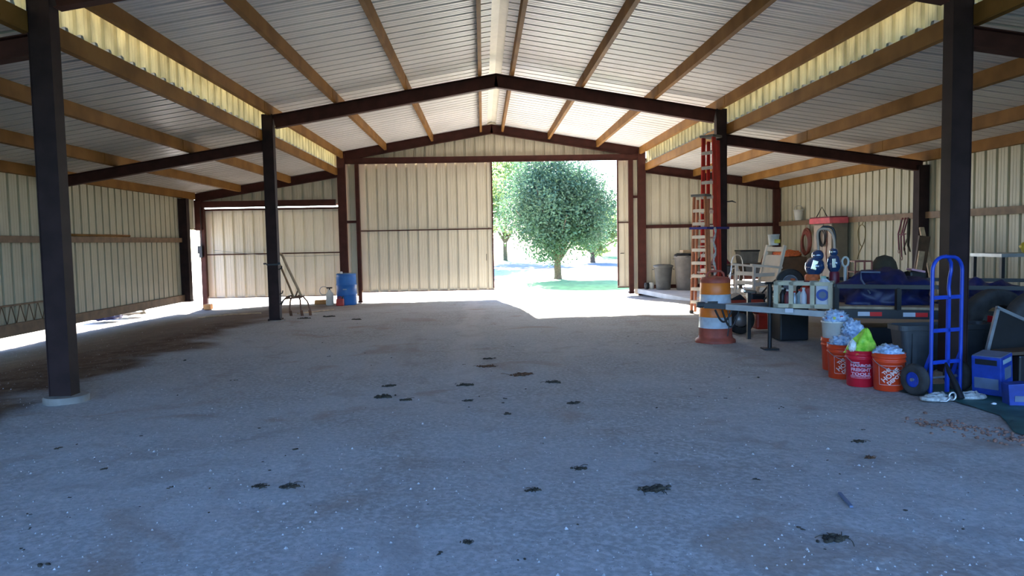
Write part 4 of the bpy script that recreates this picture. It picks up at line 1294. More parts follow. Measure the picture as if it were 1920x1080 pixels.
# things on the right wall
g = MB()
x = 9.17
pts = []
for i in range(26):
    a = -PI / 2 - 0.15 + (2 * PI - 0.0) * i / 25
    pts.append((x, 17.65 - 0.22 * math.sin(a + PI / 2) * (1.0), 1.58 + 0.24 * math.cos(a - PI + PI / 2 + PI)))
loop = [(x, 17.65 + 0.22 * math.sin(t) * (0.55 + 0.45 * math.cos(t / 2) ** 2), 1.58 + 0.26 * math.cos(t)) for t in [2 * PI * i / 28 for i in range(28)]]
g.tube(loop, 0.010, 7, closed=True)
g.tube([(x, 17.65, 1.83), (x + 0.03, 17.65, 1.90), (x + 0.06, 17.65, 1.93)], 0.008, 6)
g.tube([(x, 17.60, 1.34), (x, 17.78, 1.14), (x, 17.84, 1.0)], 0.012, 7)
tag(g.build('lasso', 'lasso'), 'olive rope lasso hanging from the right wall girt', 'rope')
g = MB()
for i, (yy, z0_, z1_) in enumerate(((15.95, 1.95, 1.25), (15.84, 1.95, 1.10), (15.74, 1.95, 1.30))):
    g.tube([(9.19, yy, z0_), (9.11, yy + 0.02, (z0_ + z1_) / 2), (9.12, yy, z1_)], 0.016, 8)
    g.tube([(9.12, yy + 0.03 * math.cos(a), z1_ - 0.03 + 0.04 * math.sin(a)) for a in [2 * PI * k / 12 for k in range(12)]], 0.008, 6, closed=True)
g.tube([(9.12, 16.0, 1.60), (9.11, 15.85, 1.57), (9.12, 15.7, 1.60)], 0.014, 8)
tag(g.build('halter', 'maroon'), 'reddish leather halter with rings hanging on the right wall', 'halter')
g = MB()
g.tube([(9.12, 15.58, 1.92), (9.10, 15.56, 1.6), (9.12, 15.60, 1.35), (9.12, 15.52, 1.22)], [0.03, 0.035, 0.025, 0.014], 8)
g.tube([(9.10, 15.6, 1.5), (9.10, 15.72, 1.3), (9.10, 15.66, 1.15)], 0.014, 8)
tag(g.build('bridle', 'basketdark'), 'dark bridle straps hanging right of the reddish halter', 'bridle')
for (a, b, w, h, mm, lab) in (((8.80, 14.6, 1.72), (8.75, 13.9, 0.06), 0.09, 0.04, 'woodpale', 'pale board leaning beside the right wall column'),
                              ((8.45, 14.0, 1.26), (8.30, 14.05, 0.06), 0.11, 0.04, 'woodpale', 'short pink-tan board standing left of the right wall column'),
                              ((8.62, 14.2, 1.55), (8.42, 14.2, 0.06), 0.22, 0.05, 'wooddark', 'dark wide plank leaning between the two pale boards')):
    g = MB()
    g.beam(a, b, w, h, (0, 1, 0))
    tag(g.build('lumber_board', mm), lab, 'board')
# grey work table frame right
tb = empty('steel_table', (8.05, 10.9, gz(8.05, 10.9)), 'grey steel table frame against the right wall', 'table')
MB().box((0, 0, 1.18), (1.0, 0.7, 0.05)).build('table_top', 'steel', tb)
for sx in (-0.46, 0.46):
    for sy in (-0.31, 0.31):
        MB().box((sx, sy, 0.58), (0.05, 0.05, 1.16)).build('leg', 'blackiron', tb)
g = MB()
g.beam((8.15, 10.65, gz(8, 10.6) + 0.0), (8.02, 10.50, 1.14), 0.05, 0.05)
tag(g.build('lumber_board', 'hosered'), 'thin brown pole leaning on the grey steel table', 'pole')
g = MB()
g.blob((8.12, 10.7, 1.36), (0.16, 0.14, 0.10), 0.2, 4, 3, 2)
tag(g.build('work_glove', 'yellow', origin=(8.12, 10.7, 1.2)), 'yellow and dark cloth lying on the grey steel table', 'cloth')

# ------------------------------------------------------------------ buckets
def text_mesh(body, size, bold=0.0):
    cu = bpy.data.curves.new('lettering', 'FONT')
    cu.body = body
    cu.size = size
    cu.align_x = 'CENTER'
    cu.align_y = 'CENTER'
    cu.offset = bold
    cu.resolution_u = 2
    ob = bpy.data.objects.new('lettering', cu)
    col.objects.link(ob)
    dg = bpy.context.evaluated_depsgraph_get()
    dg.update()
    me = bpy.data.meshes.new_from_object(ob.evaluated_get(dg))
    vs = [v.co.copy() for v in me.vertices]
    fs = [tuple(p.vertices) for p in me.polygons]
    bpy.data.objects.remove(ob)
    bpy.data.curves.remove(cu)
    bpy.data.meshes.remove(me)
    return vs, fs
def wrap_text(g, body, size, cx, cz, rot, rad, facing, sx=1.0, bold=0.002, taper=0.0):
    """letters bent round a bucket; cx metres along the arc, cz height"""
    vs, fs = text_mesh(body, size, bold)
    c, s = math.cos(rot), math.sin(rot)
    out = []
    for v in vs:
        X, Z = v.x * sx, v.y
        x, z_ = cx + c * X - s * Z, cz + s * X + c * Z
        r = rad + taper * z_ + 0.0025
        a = facing + x / rad
        out.append((r * math.cos(a), r * math.sin(a), z_))
    g.add(out, fs)
def wrap_bar(g, x0, z0, x1, z1, w, rad, facing, taper=0.0):
    n = 10
    L = math.hypot(x1 - x0, z1 - z0)
    nx, nz_ = -(z1 - z0) / L * w / 2, (x1 - x0) / L * w / 2
    vs = []
    for i in range(n + 1):
        t = i / n
        for s in (-1, 1):
            x, z_ = x0 + (x1 - x0) * t + s * nx, z0 + (z1 - z0) * t + s * nz_
            r = rad + taper * z_ + 0.002
            a = facing + x / rad
            vs.append((r * math.cos(a), r * math.sin(a), z_))
    g.add(vs, [(2 * i, 2 * i + 1, 2 * i + 3, 2 * i + 2) for i in range(n)])
def bucket(x, y, z, m, label, h=0.37, bail=True):
    e = empty('bucket', (x, y, z), label, 'bucket')
    r0, r1 = 0.132, 0.148
    g = MB()
    g.lathe([(r0 - 0.004, 0), (r0, 0.006), (r1 - 0.002, h - 0.09), (r1 + 0.006, h - 0.085), (r1 + 0.006, h - 0.075), (r1, h - 0.072), (r1, h - 0.045), (r1 + 0.007, h - 0.042), (r1 + 0.007, h - 0.032), (r1 + 0.001, h - 0.03), (r1 + 0.004, h), (r1 - 0.004, h), (r0 - 0.006, 0.02), (0, 0.02)], (0, 0, 0), 48, capt=False)
    g.build('bucket_body', m, e)
    if bail:
        pts = [((r1 + 0.012) * math.cos(a), (r1 + 0.012) * math.sin(a), h - 0.06 - 0.10 * math.sin((a - PI) if a > PI else 0)) for a in [PI + PI * i / 20 for i in range(21)]]
        MB().tube(pts, 0.003, 6).build('bail', 'steel', e)
    return e
FAC = -PI / 2                         # facing the viewer
def face(x, y): return math.atan2(0.068 - y, 0 - x)
def tp(h=0.37): return (0.148 - 0.132) / (h - 0.09)
def home_depot(e, x, y, dx=0.02, m='orangeprint'):
    f = face(x, y)
    g = MB()
    z0, z1, a = 0.065, 0.255, 0.10
    for (p, q) in (((dx - a, z0), (dx + a, z0)), ((dx - a, z1), (dx + a, z1)), ((dx - a, z0), (dx - a, z1)), ((dx + a, z0), (dx + a, z1))):
        wrap_bar(g, p[0], p[1], q[0], q[1], 0.0035, 0.132, f, tp())
    c = R(43)
    n = (-math.sin(c), math.cos(c))
    for body, off, size, sx in (('THE', 0.052, 0.042, 1.0), ('HOME', 0.004, 0.062, 1.05), ('DEPOT', -0.047, 0.048, 1.0)):
        wrap_text(g, body, size, dx + n[0] * off, 0.160 + n[1] * off, c, 0.132, f, sx, 0.0022, tp())
    g.build('printed_logo', m, e, recalc=False)
P3 = (3.985, 7.16)
b3 = bucket(P3[0], P3[1], gz(*P3) + 0.0, 'hdorange', 'orange-red store bucket with white diagonal lettering and pale blue bag, rightmost')
home_depot(b3, *P3)
P2_ = (3.85, 7.44)
b2 = bucket(P2_[0], P2_[1], gz(*P2_), 'hfred', 'crimson bucket with white print and a bright green bag')
g = MB()
f = face(*P2_)
wrap_bar(g, -0.09, 0.252, -0.01, 0.252, 0.012, 0.132, f, tp())
wrap_text(g, 'HARBOR', 0.040, 0.0, 0.222, 0, 0.132, f, 1.15, 0.002, tp())
wrap_text(g, 'FREIGHT', 0.046, 0.0, 0.178, 0, 0.132, f, 1.0, 0.002, tp())
wrap_text(g, 'TOOLS', 0.040, 0.0, 0.135, 0, 0.132, f, 1.35, 0.002, tp())
wrap_text(g, 'QUALITY TOOLS LOWEST PRICES', 0.014, 0.0, 0.108, 0, 0.132, f, 0.9, 0.001, tp())
for zq in (0.093, 0.12):
    wrap_bar(g, -0.09, zq, 0.09, zq, 0.003, 0.132, f, tp())
g.build('printed_text', 'pinkprint', b2, recalc=False)
P1_ = (3.86, 7.86)
b1 = bucket(P1_[0], P1_[1], gz(*P1_), 'hdorange', 'orange-red bucket with pale blue bag half hidden behind the crimson bucket')
home_depot(b1, *P1_, dx=0.03)
P0_ = (3.98, 8.26)
b0 = bucket(P0_[0], P0_[1], gz(*P0_), 'hdorange', 'orange-red bucket at the back holding a second white bucket', bail=False)
b0w = empty('bucket', (P0_[0], P0_[1], gz(*P0_) + 0.24), 'milky white bucket stacked in the rear orange one and full of plastic bags', 'bucket')
g = MB()
g.lathe([(0.126, 0), (0.146, 0.30), (0.155, 0.302), (0.155, 0.318), (0.146, 0.32), (0.12, 0.02), (0, 0.02)], (0, 0, 0), 44, capt=False)
g.build('bucket_body', 'milky', b0w)
def bag(name, c, s, m, label, seed, amp=0.22, freq=4.5, spots=False, rot=None):
    g = MB()
    g.blob(c, s, amp, freq, 4, seed, rot)
    o = g.build(name, m, origin=c)
    if label: tag(o, label, 'plastic bag')
    if spots:
        for i in range(5):
            a = 0.7 * i + 3.4
            MB().blob((s[0] * 0.85 * math.cos(a), s[1] * 0.9 * math.sin(a) , s[2] * (0.1 + 0.1 * (i % 3))), (0.02, 0.02, 0.016), 0.3, 3, 2, i).build('printed_spot', 'bagspot' if i % 2 else 'pinkred', o)
    return o
bag('plastic_bag', (P3[0] - 0.01, P3[1], gz(*P3) + 0.365), (0.125, 0.125, 0.075), 'bagblue', 'pale blue crumpled bag stuffed in the rightmost orange bucket', 1)
bag('plastic_bag', (P1_[0], P1_[1], gz(*P1_) + 0.375), (0.125, 0.12, 0.085), 'bagblue', 'pale blue bag stuffed in the half hidden orange bucket', 2)
bag('plastic_bag', (P0_[0] + 0.0, P0_[1], gz(*P0_) + 0.58), (0.13, 0.13, 0.10), 'bagblue', 'pale blue spotted bag bulging from the white rear bucket', 3, spots=True)
bag('plastic_bag', (P0_[0] + 0.10, P0_[1] - 0.19, gz(*P0_) + 0.47), (0.11, 0.07, 0.11), 'bagblue', 'pale blue bag sagging over the side of the rear buckets', 6)
# green bag: a draped peak
g = MB()
N1, N2 = 40, 22
vs = []
for j in range(N2 + 1):
    t = j / N2
    for i in range(N1):
        a = 2 * PI * i / N1
        r = (0.142 + 0.012 * math.sin(5 * a)) * (1 - t) ** 0.72 + 0.006
        fold = 1 + 0.16 * math.sin(7 * a + 2.5 * t) * (0.3 + 0.7 * t) + 0.10 * noise.noise(Vector((math.cos(a) * 2.5, math.sin(a) * 2.5, t * 4)))
        vs.append((0.045 * t * 1.2 + r * fold * math.cos(a), r * fold * math.sin(a), -0.03 + 0.25 * t + 0.03 * noise.noise(Vector((math.cos(a) * 2, math.sin(a) * 2, t * 3)))))
fs = [(j * N1 + i, j * N1 + (i + 1) % N1, (j + 1) * N1 + (i + 1) % N1, (j + 1) * N1 + i) for j in range(N2) for i in range(N1)]
g.add(vs, fs, True)
o = g.build('plastic_bag', 'baggreen')
o.location = (P2_[0], P2_[1], gz(*P2_) + 0.36)
tag(o, 'bright lime green bag rising to a peak from the crimson bucket', 'plastic bag')
w = bag('white_fold', (-0.125, -0.07, 0.06), (0.035, 0.03, 0.06), 'bagwhite', None, 5, 0.2)
w.parent = o

# ------------------------------------------------------------------ charcoal tub behind the column
tu = empty('plastic_tub', (5.10, 8.07, gz(5.1, 8.07)), 'long charcoal plastic tub behind the hand truck and column', 'tub')
g = MB()
hh = 0.52
a0, a1, b0_, b1_ = 0.47, 0.53, 0.12, 0.145
def ringp(a, b, z_, r, n=6):
    out = []
    for (sx, sy, st_) in ((1, -1, -PI / 2), (1, 1, 0), (-1, 1, PI / 2), (-1, -1, PI)):
        for i in range(n + 1):
            t = st_ + (PI / 2) * i / n
            out.append((sx * (a - r) + r * math.cos(t), sy * (b - r) + r * math.sin(t), z_))
    return out
rings = [ringp(a0, b0_, 0, 0.05), ringp(a1, b1_, hh - 0.06, 0.06), ringp(a1 + 0.03, b1_ + 0.02, hh - 0.055, 0.07), ringp(a1 + 0.03, b1_ + 0.02, hh, 0.07), ringp(a1 + 0.0, b1_ - 0.005, hh, 0.06), ringp(a0 - 0.01, b0_ - 0.02, 0.04, 0.05)]
n_ = len(rings[0])
vs = [p for rg in rings for p in rg]
fs = [(k * n_ + i, k * n_ + (i + 1) % n_, (k + 1) * n_ + (i + 1) % n_, (k + 1) * n_ + i) for k in range(len(rings) - 1) for i in range(n_)]
fs += [tuple(range(n_))[::-1], tuple((len(rings) - 1) * n_ + i for i in range(n_))]
g.add(vs, fs)
for sx in (-0.40, 0.40):
    g.box((sx, -0.142, hh * 0.46), (0.05, 0.02, hh * 0.74))
g.box((0, -0.143, hh * 0.80), (0.76, 0.012, 0.03))
g.build('tub_body', 'tub', tu)
g = MB()
g.box((5.74, 8.10, gz(5.7, 8.1) + 0.285), (0.03, 0.25, 0.57))
tag(g.build('red_board', 'hfred'), 'dark red panel standing at the right end of the charcoal tub', 'panel')

# ------------------------------------------------------------------ loose tyres
t1 = part_at(wheel_mesh(0.43, 0.20, 0.58), 'loose_tire', 'rubberdust', None, (5.96, 8.43, gz(5.9, 8.4) + 0.43), (0, 0, 0.12))
tag(t1, 'large dusty tire standing nearest the trailer rail', 'tire')
t2 = part_at(wheel_mesh(0.455, 0.20, 0.58), 'loose_tire', 'rubberdust', None, (5.97, 7.72, gz(5.9, 7.7) + 0.452), (0.05, 0, 0.10))
tag(t2, 'large dusty tire standing in front of the other tire', 'tire')
# window sash leaning
ws = empty('window_sash', (5.24, 7.46, gz(5.36, 7.42) + 0.50), 'silver metal window sash leaning against the tires', 'window sash', rot=(-0.22, 0.42, 0.05))
g = MB()
for (c, s) in (((0, 0, 0.0), (0.035, 0.03, 0.52)), ((0.56, 0, 0.0), (0.035, 0.03, 0.52)), ((0.28, 0, 0.26), (0.595, 0.03, 0.035)), ((0.28, 0, -0.26), (0.595, 0.03, 0.035))):
    g.box(c, s)
g.build('sash_frame', 'steel', ws)
MB().box((0.28, 0, 0), (0.53, 0.008, 0.49)).build('dark_pane', 'black', ws)
ch_ = empty('tool_chest', (5.62, 7.18, gz(5.6, 7.2)), 'low black chest under the brown board at the right', 'chest')
MB().rbox((0.04, 0, 0.16), (0.92, 0.34, 0.32), 0.02).build('chest_body', 'black', ch_)
MB().rbox((0.04, -0.172, 0.22), (0.10, 0.012, 0.05), 0.004).build('latch', 'steel', ch_)
g = MB()
g.beam((5.06, 7.10, 0.415), (6.6, 6.98, 0.50), 0.24, 0.03)
tag(g.build('lumber_board', 'wooddark'), 'dark brown board lying across the low black chest', 'board')

# ------------------------------------------------------------------ hand truck
ht = empty('hand_truck', (4.345, 6.82, gz(4.35, 6.93)), 'bright blue steel hand truck with pneumatic tires standing upright', 'hand truck', R(15))
w2 = 0.178
pts = [(-w2, 0, 0.03), (-w2, 0, 1.18)] + [(-w2 + 0.13 - 0.13 * math.cos(a), 0, 1.18 + 0.13 * math.sin(a)) for a in [PI / 2 * i / 6 for i in range(1, 7)]] + [(w2 - 0.13 + 0.13 * math.sin(a), 0, 1.18 + 0.13 * math.cos(a)) for a in [PI / 2 * i / 6 for i in range(1, 7)]] + [(w2, 0, 0.03)]
MB().tube(pts, 0.0175, 12).build('side_frame', 'bluepaint', ht)
for zq in (0.32, 0.62, 0.93):
    MB().box((0, 0, zq), (2 * w2, 0.022, 0.035)).build('crossbar', 'bluepaint', ht)
MB().beam((0.02, 0, 0.03), (0.02, 0, 0.93), 0.035, 0.022, (0, 1, 0)).build('centre_bar', 'bluepaint', ht)
g = MB()
g.tube([(0.03, 0.0, 0.93), (0.03, 0.01, 1.02), (0.06, 0.03, 1.10), (0.10, 0.05, 1.18), (0.085, 0.04, 1.25), (0.03, 0.02, 1.30), (-0.02, 0.0, 1.315)], 0.0165, 12)
g.build('loop_handle', 'bluepaint', ht)
MB().prism([(-0.19, -0.21), (0.19, -0.21), (0.17, 0.02), (-0.17, 0.02)], 0.005, 0.013, 'xy').build('toe_plate', 'bluepaint', ht)
MB().tube([(-0.28, 0.10, 0.151), (0.28, 0.10, 0.151)], 0.011, 10).build('axle', 'steel', ht)
for s in (-1, 1):
    MB().beam((s * w2, 0, 0.40), (s * w2, 0.10, 0.151), 0.02, 0.03).build('axle_bracket', 'bluepaint', ht)
    MB().beam((s * w2, 0, 0.04), (s * w2, 0.10, 0.151), 0.02, 0.03).build('axle_bracket', 'bluepaint', ht)
    g = MB()
    r, w = 0.150, 0.085
    g.lathe([(r * 0.5, -w * 0.40), (r * 0.80, -w / 2), (r * 0.95, -w * 0.38), (r, -w * 0.12), (r, w * 0.12), (r * 0.95, w * 0.38), (r * 0.80, w / 2), (r * 0.5, w * 0.40)], (0, 0, 0), 36, 'x', capb=False, capt=False)
    wh = g.build('wheel', 'rubberdust', ht)
    wh.location = (s * 0.262, 0.10, 0.151)
    MB().lathe([(0.0, -0.022), (0.055, -0.022), (0.072, -0.035), (0.072, 0.035), (0.055, 0.022), (0.0, 0.022)], (0, 0, 0), 28, 'x').build('rim', 'bluepaint', wh)
    MB().lathe([(0.016, -0.045), (0.016, 0.045)], (0, 0, 0), 12, 'x').build('hub', 'steel', wh)
# rope bundle on the toe plate
def rope_pile(x, y, sx, sy, h, label, seed):
    random.seed(seed)
    g = MB()
    pts = []
    for i in range(260):
        a = i * 0.42
        rr_ = 0.35 + 0.65 * abs(math.sin(i * 0.071 + seed))
        px, py = x + sx * rr_ * math.cos(a), y + sy * rr_ * math.sin(a)
        pz = gz(px, py) + 0.022 + h * (1 - rr_) * (0.5 + 0.5 * math.sin(i * 0.9)) + 0.012 * (i / 260)
        pts.append((px, py, pz))
    g.tube(pts, 0.013, 6)
    return tag(g.build('rope_pile', 'rope'), label, 'rope')
rope_pile(4.10, 6.56, 0.14, 0.08, 0.07, 'dirty white rope heap at the hand truck toe, left one', 3)
rope_pile(4.44, 6.60, 0.14, 0.07, 0.06, 'dirty white rope heap right of the hand truck toe', 5)
g = MB()
c = (4.19, 6.47, gz(4.19, 6.47) + 0.06)
g.tube([(c[0] + 0.030 * math.cos(a), c[1] + 0.005, c[2] + 0.034 * math.sin(a)) for a in [2 * PI * i / 20 for i in range(20)]], 0.009, 8, closed=True)
g.tube([(c[0] - 0.03, c[1], c[2] - 0.02), (c[0] - 0.06, c[1], c[2] - 0.045), (c[0] - 0.12, c[1], c[2] - 0.04)], 0.010, 8)
tag(g.build('steel_ring', 'alu'), 'bright steel ring lying on the white rope at the hand truck', 'ring')
g = MB()
zg = gz(4.3, 6.6)
g.tube([(4.29, 6.50, zg + 0.03), (4.28, 6.58, zg + 0.16), (4.27, 6.66, zg + 0.26), (4.28, 6.72, zg + 0.32)], [0.03, 0.026, 0.02, 0.012], 10)
tag(g.build('black_boot', 'black'), 'black rubber grip standing at the hand truck toe', 'rubber grip')
g = MB()
g.blob((4.47, 6.33, gz(4.47, 6.33) + 0.012), (0.022, 0.016, 0.014), 0.2, 3, 2, 1)
tag(g.build('pebble', 'white'), 'single white pebble on the green tarp', 'pebble')
# blue cartons
e = empty('carton', (4.72, 6.70, gz(4.7, 6.7) + 0.02), 'blue printed carton with grey top standing tilted right of the hand truck', 'carton', rot=(0.0, -0.10, 0.60))
MB().rbox((0, 0, 0.20), (0.26, 0.25, 0.36), 0.012).build('carton_body', 'boxblue', e)
MB().box((0, 0, 0.382), (0.245, 0.235, 0.006)).build('top_flap', 'boxgrey', e)
MB().box((0, -0.1265, 0.335), (0.18, 0.004, 0.04)).build('pale_label', 'label', e)
MB().box((0.01, -0.1265, 0.22), (0.14, 0.004, 0.11)).build('picture_label', 'boxgrey', e)
MB().box((-0.1315, 0, 0.33), (0.004, 0.18, 0.05)).build('dark_label', 'black', e)
MB().box((-0.1315, 0, 0.13), (0.004, 0.20, 0.10)).build('dark_label', 'boxgrey', e)
e = empty('carton', (4.66, 6.32, gz(4.66, 6.32)), 'small bright blue carton standing in front of the tilted blue one', 'carton', R(-12))
MB().rbox((0, 0, 0.10), (0.17, 0.14, 0.20), 0.008, Matrix.Rotation(-0.08, 3, 'Y')).build('carton_body', 'boxblue', e)
MB().box((0.01, -0.073, 0.07), (0.10, 0.004, 0.05)).build('dark_label', 'boxgrey', e)
# green tarp under them
g = MB()
outline = [(3.95, 7.12), (4.22, 6.55), (4.26, 5.95), (3.98, 5.42), (4.05, 5.0), (5.2, 4.9), (5.6, 6.0), (5.6, 7.0), (4.8, 7.3)]
cx, cy = 4.75, 6.1
KR, KA = 14, 72
vs = []
def outl(t):
    n = len(outline)
    f_ = t * n
    i = int(f_) % n
    u_ = f_ - int(f_)
    a, b = outline[i], outline[(i + 1) % n]
    return a[0] + (b[0] - a[0]) * u_, a[1] + (b[1] - a[1]) * u_
vs.append((cx, cy, gz(cx, cy) + 0.012))
for k in range(1, KR + 1):
    for i in range(KA):
        ox, oy = outl(i / KA)
        x, y = cx + (ox - cx) * k / KR, cy + (oy - cy) * k / KR
        vs.append((x, y, gz(x, y) + 0.010 + 0.008 * abs(noise.noise(Vector((x * 5, y * 5, 0))))))
fs = [(0, 1 + i, 1 + (i + 1) % KA) for i in range(KA)]
for k in range(KR - 1):
    fs += [(1 + k * KA + i, 1 + (k + 1) * KA + i, 1 + (k + 1) * KA + (i + 1) % KA, 1 + k * KA + (i + 1) % KA) for i in range(KA)]
g.add(vs, fs, True)
tag(g.build('ground_tarp', 'tarpgreen'), 'teal green tarp spread on the gravel under the hand truck and cartons', 'tarp')
# red brick rubble along the tarp edge
random.seed(11)
g = MB()
for i in range(260):
    t = random.random()
    x = 3.55 + 0.75 * t + random.gauss(0, 0.10)
    y = 5.85 - 1.1 * t + random.gauss(0, 0.10)
    s = random.uniform(0.006, 0.018)
    g.blob((x, y, gz(x, y) + s * 0.4), (s, s, s * 0.7), 0.3, 2, 1, i)
tag(g.build('rubble', 'brickdust'), 'reddish gravel scattered along the tarp edge', 'rubble', kind='stuff')

# ------------------------------------------------------------------ loose stones and litter on the floor
random.seed(5)
g = MB()
for i in range(5200):
    y = 2.6 + 12.5 * random.random() ** 1.7
    x = random.uniform(-0.75, 0.78) * (y + 1.2)
    if abs(x) > 8.3: continue
    if x > 3.3 and y > 4.6: continue
    s = random.uniform(0.003, 0.008) * (1 + 1.3 * (random.random() ** 8))
    a = random.random() * 6
    z_ = gz(x, y)
    vs = [(x + s * math.cos(a + k * 1.57) * random.uniform(0.7, 1.2), y + s * math.sin(a + k * 1.57) * random.uniform(0.7, 1.2), z_ - 0.002) for k in range(4)] + [(x, y, z_ + s * 0.8)]
    g.add(vs, [(0, 1, 4), (1, 2, 4), (2, 3, 4), (3, 0, 4)])
tag(g.build('gravel', 'stone'), 'pale gravel stones scattered over the dusty ground', 'gravel', kind='stuff')
g = MB()
for i in range(190):
    y = 2.8 + 12 * random.random() ** 1.5
    x = random.uniform(-0.7, 0.7) * (y + 0.5)
    if abs(x) > 4.2 or (x > 3.2 and y > 4.6): continue
    s_ = random.uniform(0.003, 0.010) * (1 + 1.2 * random.random() ** 6)
    for k in range(random.choice((1, 1, 2, 3))):
        px, py = x + random.gauss(0, s_ * 1.6), y + random.gauss(0, s_ * 1.6)
        g.blob((px, py, gz(px, py) + s_ * 0.12), (s_ * 1.5, s_, s_ * 0.5), 0.4, 2, 1, i, Matrix.Rotation(random.random() * 3, 3, 'Z'))
tag(g.build('litter', 'clump'), 'fine dark leaf crumbs scattered over the gravel floor', 'litter', kind='stuff')
clumps = [  # x, y, size, aspect, label
 (-1.01, 7.45, 0.10, 1.0, 'dark upright litter clump on the left centre of the floor'),
 (0.40, 8.37, 0.13, 0.7, 'largest brown litter clump in the centre of the floor'),
 (0.02, 9.0, 0.12, 0.5, 'long brown litter streak behind the largest clump'),
 (0.04, 9.6, 0.07, 0.6, 'small dark litter clump farthest back in the centre group'),
 (-0.22, 7.95, 0.09, 0.6, 'slim dark litter piece left of the largest clump'),
 (0.72, 7.9, 0.08, 0.7, 'small dark litter clump right of the largest clump'),
 (0.82, 6.9, 0.08, 0.8, 'round dark litter clump in front of the right one'),
 (-1.05, 8.0, 0.07, 0.6, 'flat dark litter piece behind the upright clump'),
 (-0.80, 7.25, 0.06, 0.7, 'round dark litter dot right of the upright clump'),
 (-0.18, 7.15, 0.05, 0.6, 'tiny dark litter piece before the slim one'),
 (1.0, 4.44, 0.10, 0.7, 'large dark litter clump in the right foreground'),
 (0.28, 4.5, 0.045, 0.8, 'small dark clump in the centre foreground'),
 (0.62, 4.9, 0.055, 0.7, 'small dark clump behind the large foreground one'),
 (1.72, 3.62, 0.085, 0.8, 'dark litter clump nearest the front right'),
 (2.75, 5.35, 0.05, 0.8, 'small dark clump near the tarp corner'),
 (2.62, 4.95, 0.04, 0.8, 'tiny brown clump in front of the tarp corner clump'),
 (-1.45, 4.75, 0.06, 0.6, 'small dark clump in the left foreground'),
 (-1.25, 4.72, 0.07, 0.5, 'flat brown clump right of the small left foreground one'),
 (-3.75, 15.6, 0.13, 0.5, 'dark litter clump beside the left middle column'),
 (-3.30, 15.9, 0.13, 0.5, 'long dark litter clump right of the column one'),
 (-2.60, 15.1, 0.10, 0.5, 'faint litter clump far left of the tire track'),
 (-0.11, 3.75, 0.03, 0.7, 'small brown dirt speck clump at the front centre'),
]
for i, (x, y, s, asp, lab) in enumerate(clumps):
    g = MB()
    random.seed(100 + i)
    for k in range(34):
        px, py = random.gauss(0, s * 0.42), random.gauss(0, s * 0.34 * asp)
        ss = s * random.uniform(0.06, 0.19)
        g.blob((px, py, gz(x + px, y + py) - gz(x, y) + ss * 0.15), (ss * 1.7, ss, ss * 0.9), 0.4, 2, 1, k, Matrix.Rotation(random.random() * 3, 3, 'Z'))
    for k in range(10):
        a = random.random() * PI
        px, py = random.gauss(0, s * 0.5), random.gauss(0, s * 0.4)
        L_ = s * random.uniform(0.2, 0.5)
        g.tube([(px - L_ * math.cos(a), py - L_ * math.sin(a), 0.004), (px, py, 0.012), (px + L_ * math.cos(a), py + L_ * math.sin(a), 0.006)], 0.0022, 4)
    o = g.build('litter_clump', 'clumpred' if i in (1, 2, 15) else 'clump')
    o.location = (x, y, gz(x, y) + 0.002)
    tag(o, lab, 'litter', 'litter clumps on the gravel floor')
g = MB()
g.beam((2.02, 4.02, gz(2.02, 4.02) + 0.012), (2.06, 4.24, gz(2.06, 4.24) + 0.012), 0.018, 0.012)
tag(g.build('twig', 'boxgrey'), 'short dark straight twig in the right foreground', 'twig')

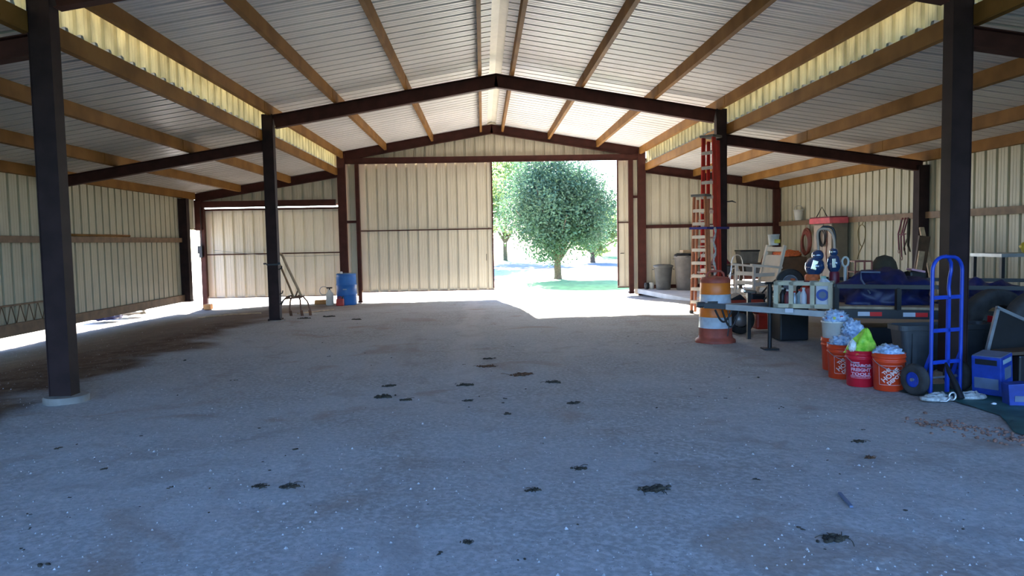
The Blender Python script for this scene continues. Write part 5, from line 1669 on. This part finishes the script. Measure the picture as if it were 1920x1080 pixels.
# ------------------------------------------------------------------ trees outdoors
def leaf_tree(name, x, y, z, rx, rz_, trunk_h, nleaf, leaf, m, label, seed, trunk_r=0.2, clumps=70, shell=0.55, cz=None, group=None):
    random.seed(seed)
    e = empty(name, (x, y, z), label, 'tree', group=group)
    g = MB()
    cz = cz if cz else trunk_h + rz_ * 0.9
    g.tube([(0, 0, -0.1), (0.02, 0, 0.15), (0.0, 0.02, trunk_h * 0.6), (0.03, 0, trunk_h), (0.0, 0, cz)], [trunk_r * 1.35, trunk_r, trunk_r * 0.9, trunk_r * 0.85, trunk_r * 0.3], 12)
    for i in range(9):
        a = i * 2.4
        L_ = rx * random.uniform(0.55, 0.85)
        g.tube([(0, 0, trunk_h * 0.75 + 0.1 * i * rz_ * 0.12), (L_ * 0.4 * math.cos(a), L_ * 0.4 * math.sin(a), trunk_h + 0.25 * rz_ + 0.08 * i), (L_ * math.cos(a), L_ * math.sin(a), trunk_h + rz_ * (0.5 + 0.09 * i))], [trunk_r * 0.5, trunk_r * 0.3, trunk_r * 0.1], 7)
    g.build('trunk', 'bark', e)
    centres = []
    for i in range(clumps):
        while True:
            p = Vector((random.uniform(-1, 1), random.uniform(-1, 1), random.uniform(-1, 1)))
            if p.length < 1: break
        p = p.normalized() * (shell + (1 - shell) * random.random()) * 0.86
        centres.append(p)
    vs, fs = [], []
    for i in range(nleaf):
        c = centres[random.randrange(clumps)]
        q = c + Vector((random.gauss(0, 1), random.gauss(0, 1), random.gauss(0, 1))) * 0.13
        if q.length > 1.04: q = q.normalized() * random.uniform(0.9, 1.04)
        taper = 1.0 if q.z > -0.2 else 1.0
        p = Vector((q.x * rx * taper, q.y * rx * taper, q.z * rz_ + cz))
        a = Vector((random.gauss(0, 1), random.gauss(0, 1), random.gauss(0, 0.7))).normalized()
        b = a.cross(Vector((random.gauss(0, 1), random.gauss(0, 1), random.gauss(0, 1)))).normalized()
        s = leaf * random.uniform(0.6, 1.3)
        k = len(vs)
        vs += [p - a * s, p + b * s * 0.45, p + a * s, p - b * s * 0.45]
        fs.append((k, k + 1, k + 2, k + 3))
    g = MB()
    g.add(vs, fs)
    g.build('foliage', m, e, recalc=False)
    return e
leaf_tree('shade_tree', 3.66, 36.5, gz(3.7, 36.5), 3.2, 2.95, 1.1, 56000, 0.085, 'foliage', 'round dark green tree on the lawn outside the open door', 1, 0.19, 150, 0.35, cz=3.62)
for i, (x, y, rx, rz_, th, n, lab) in enumerate((
        (-1.5, 58, 3.6, 4.4, 2.0, 9000, 'pale sunlit tree beyond the road left of the round tree'),
        (2.2, 74, 5.0, 6.0, 2.2, 8000, 'tall pale tree behind the round tree'),
        (9.2, 62, 2.6, 2.2, 0.8, 6000, 'low pale tree beyond the round tree, right side'),
        (13.5, 85, 5.0, 3.2, 1.0, 6000, 'distant pale tree at the right edge of the open door'),
        (-9.0, 84, 6.0, 6.0, 2.0, 5000, 'distant tree hidden mostly behind the sliding door'))):
    leaf_tree('background_tree', x, y, gz(x, y), rx, rz_, th, n, 0.20, 'foliage2', lab, 20 + i, 0.22, 70, 0.3, group='pale trees beyond the road')
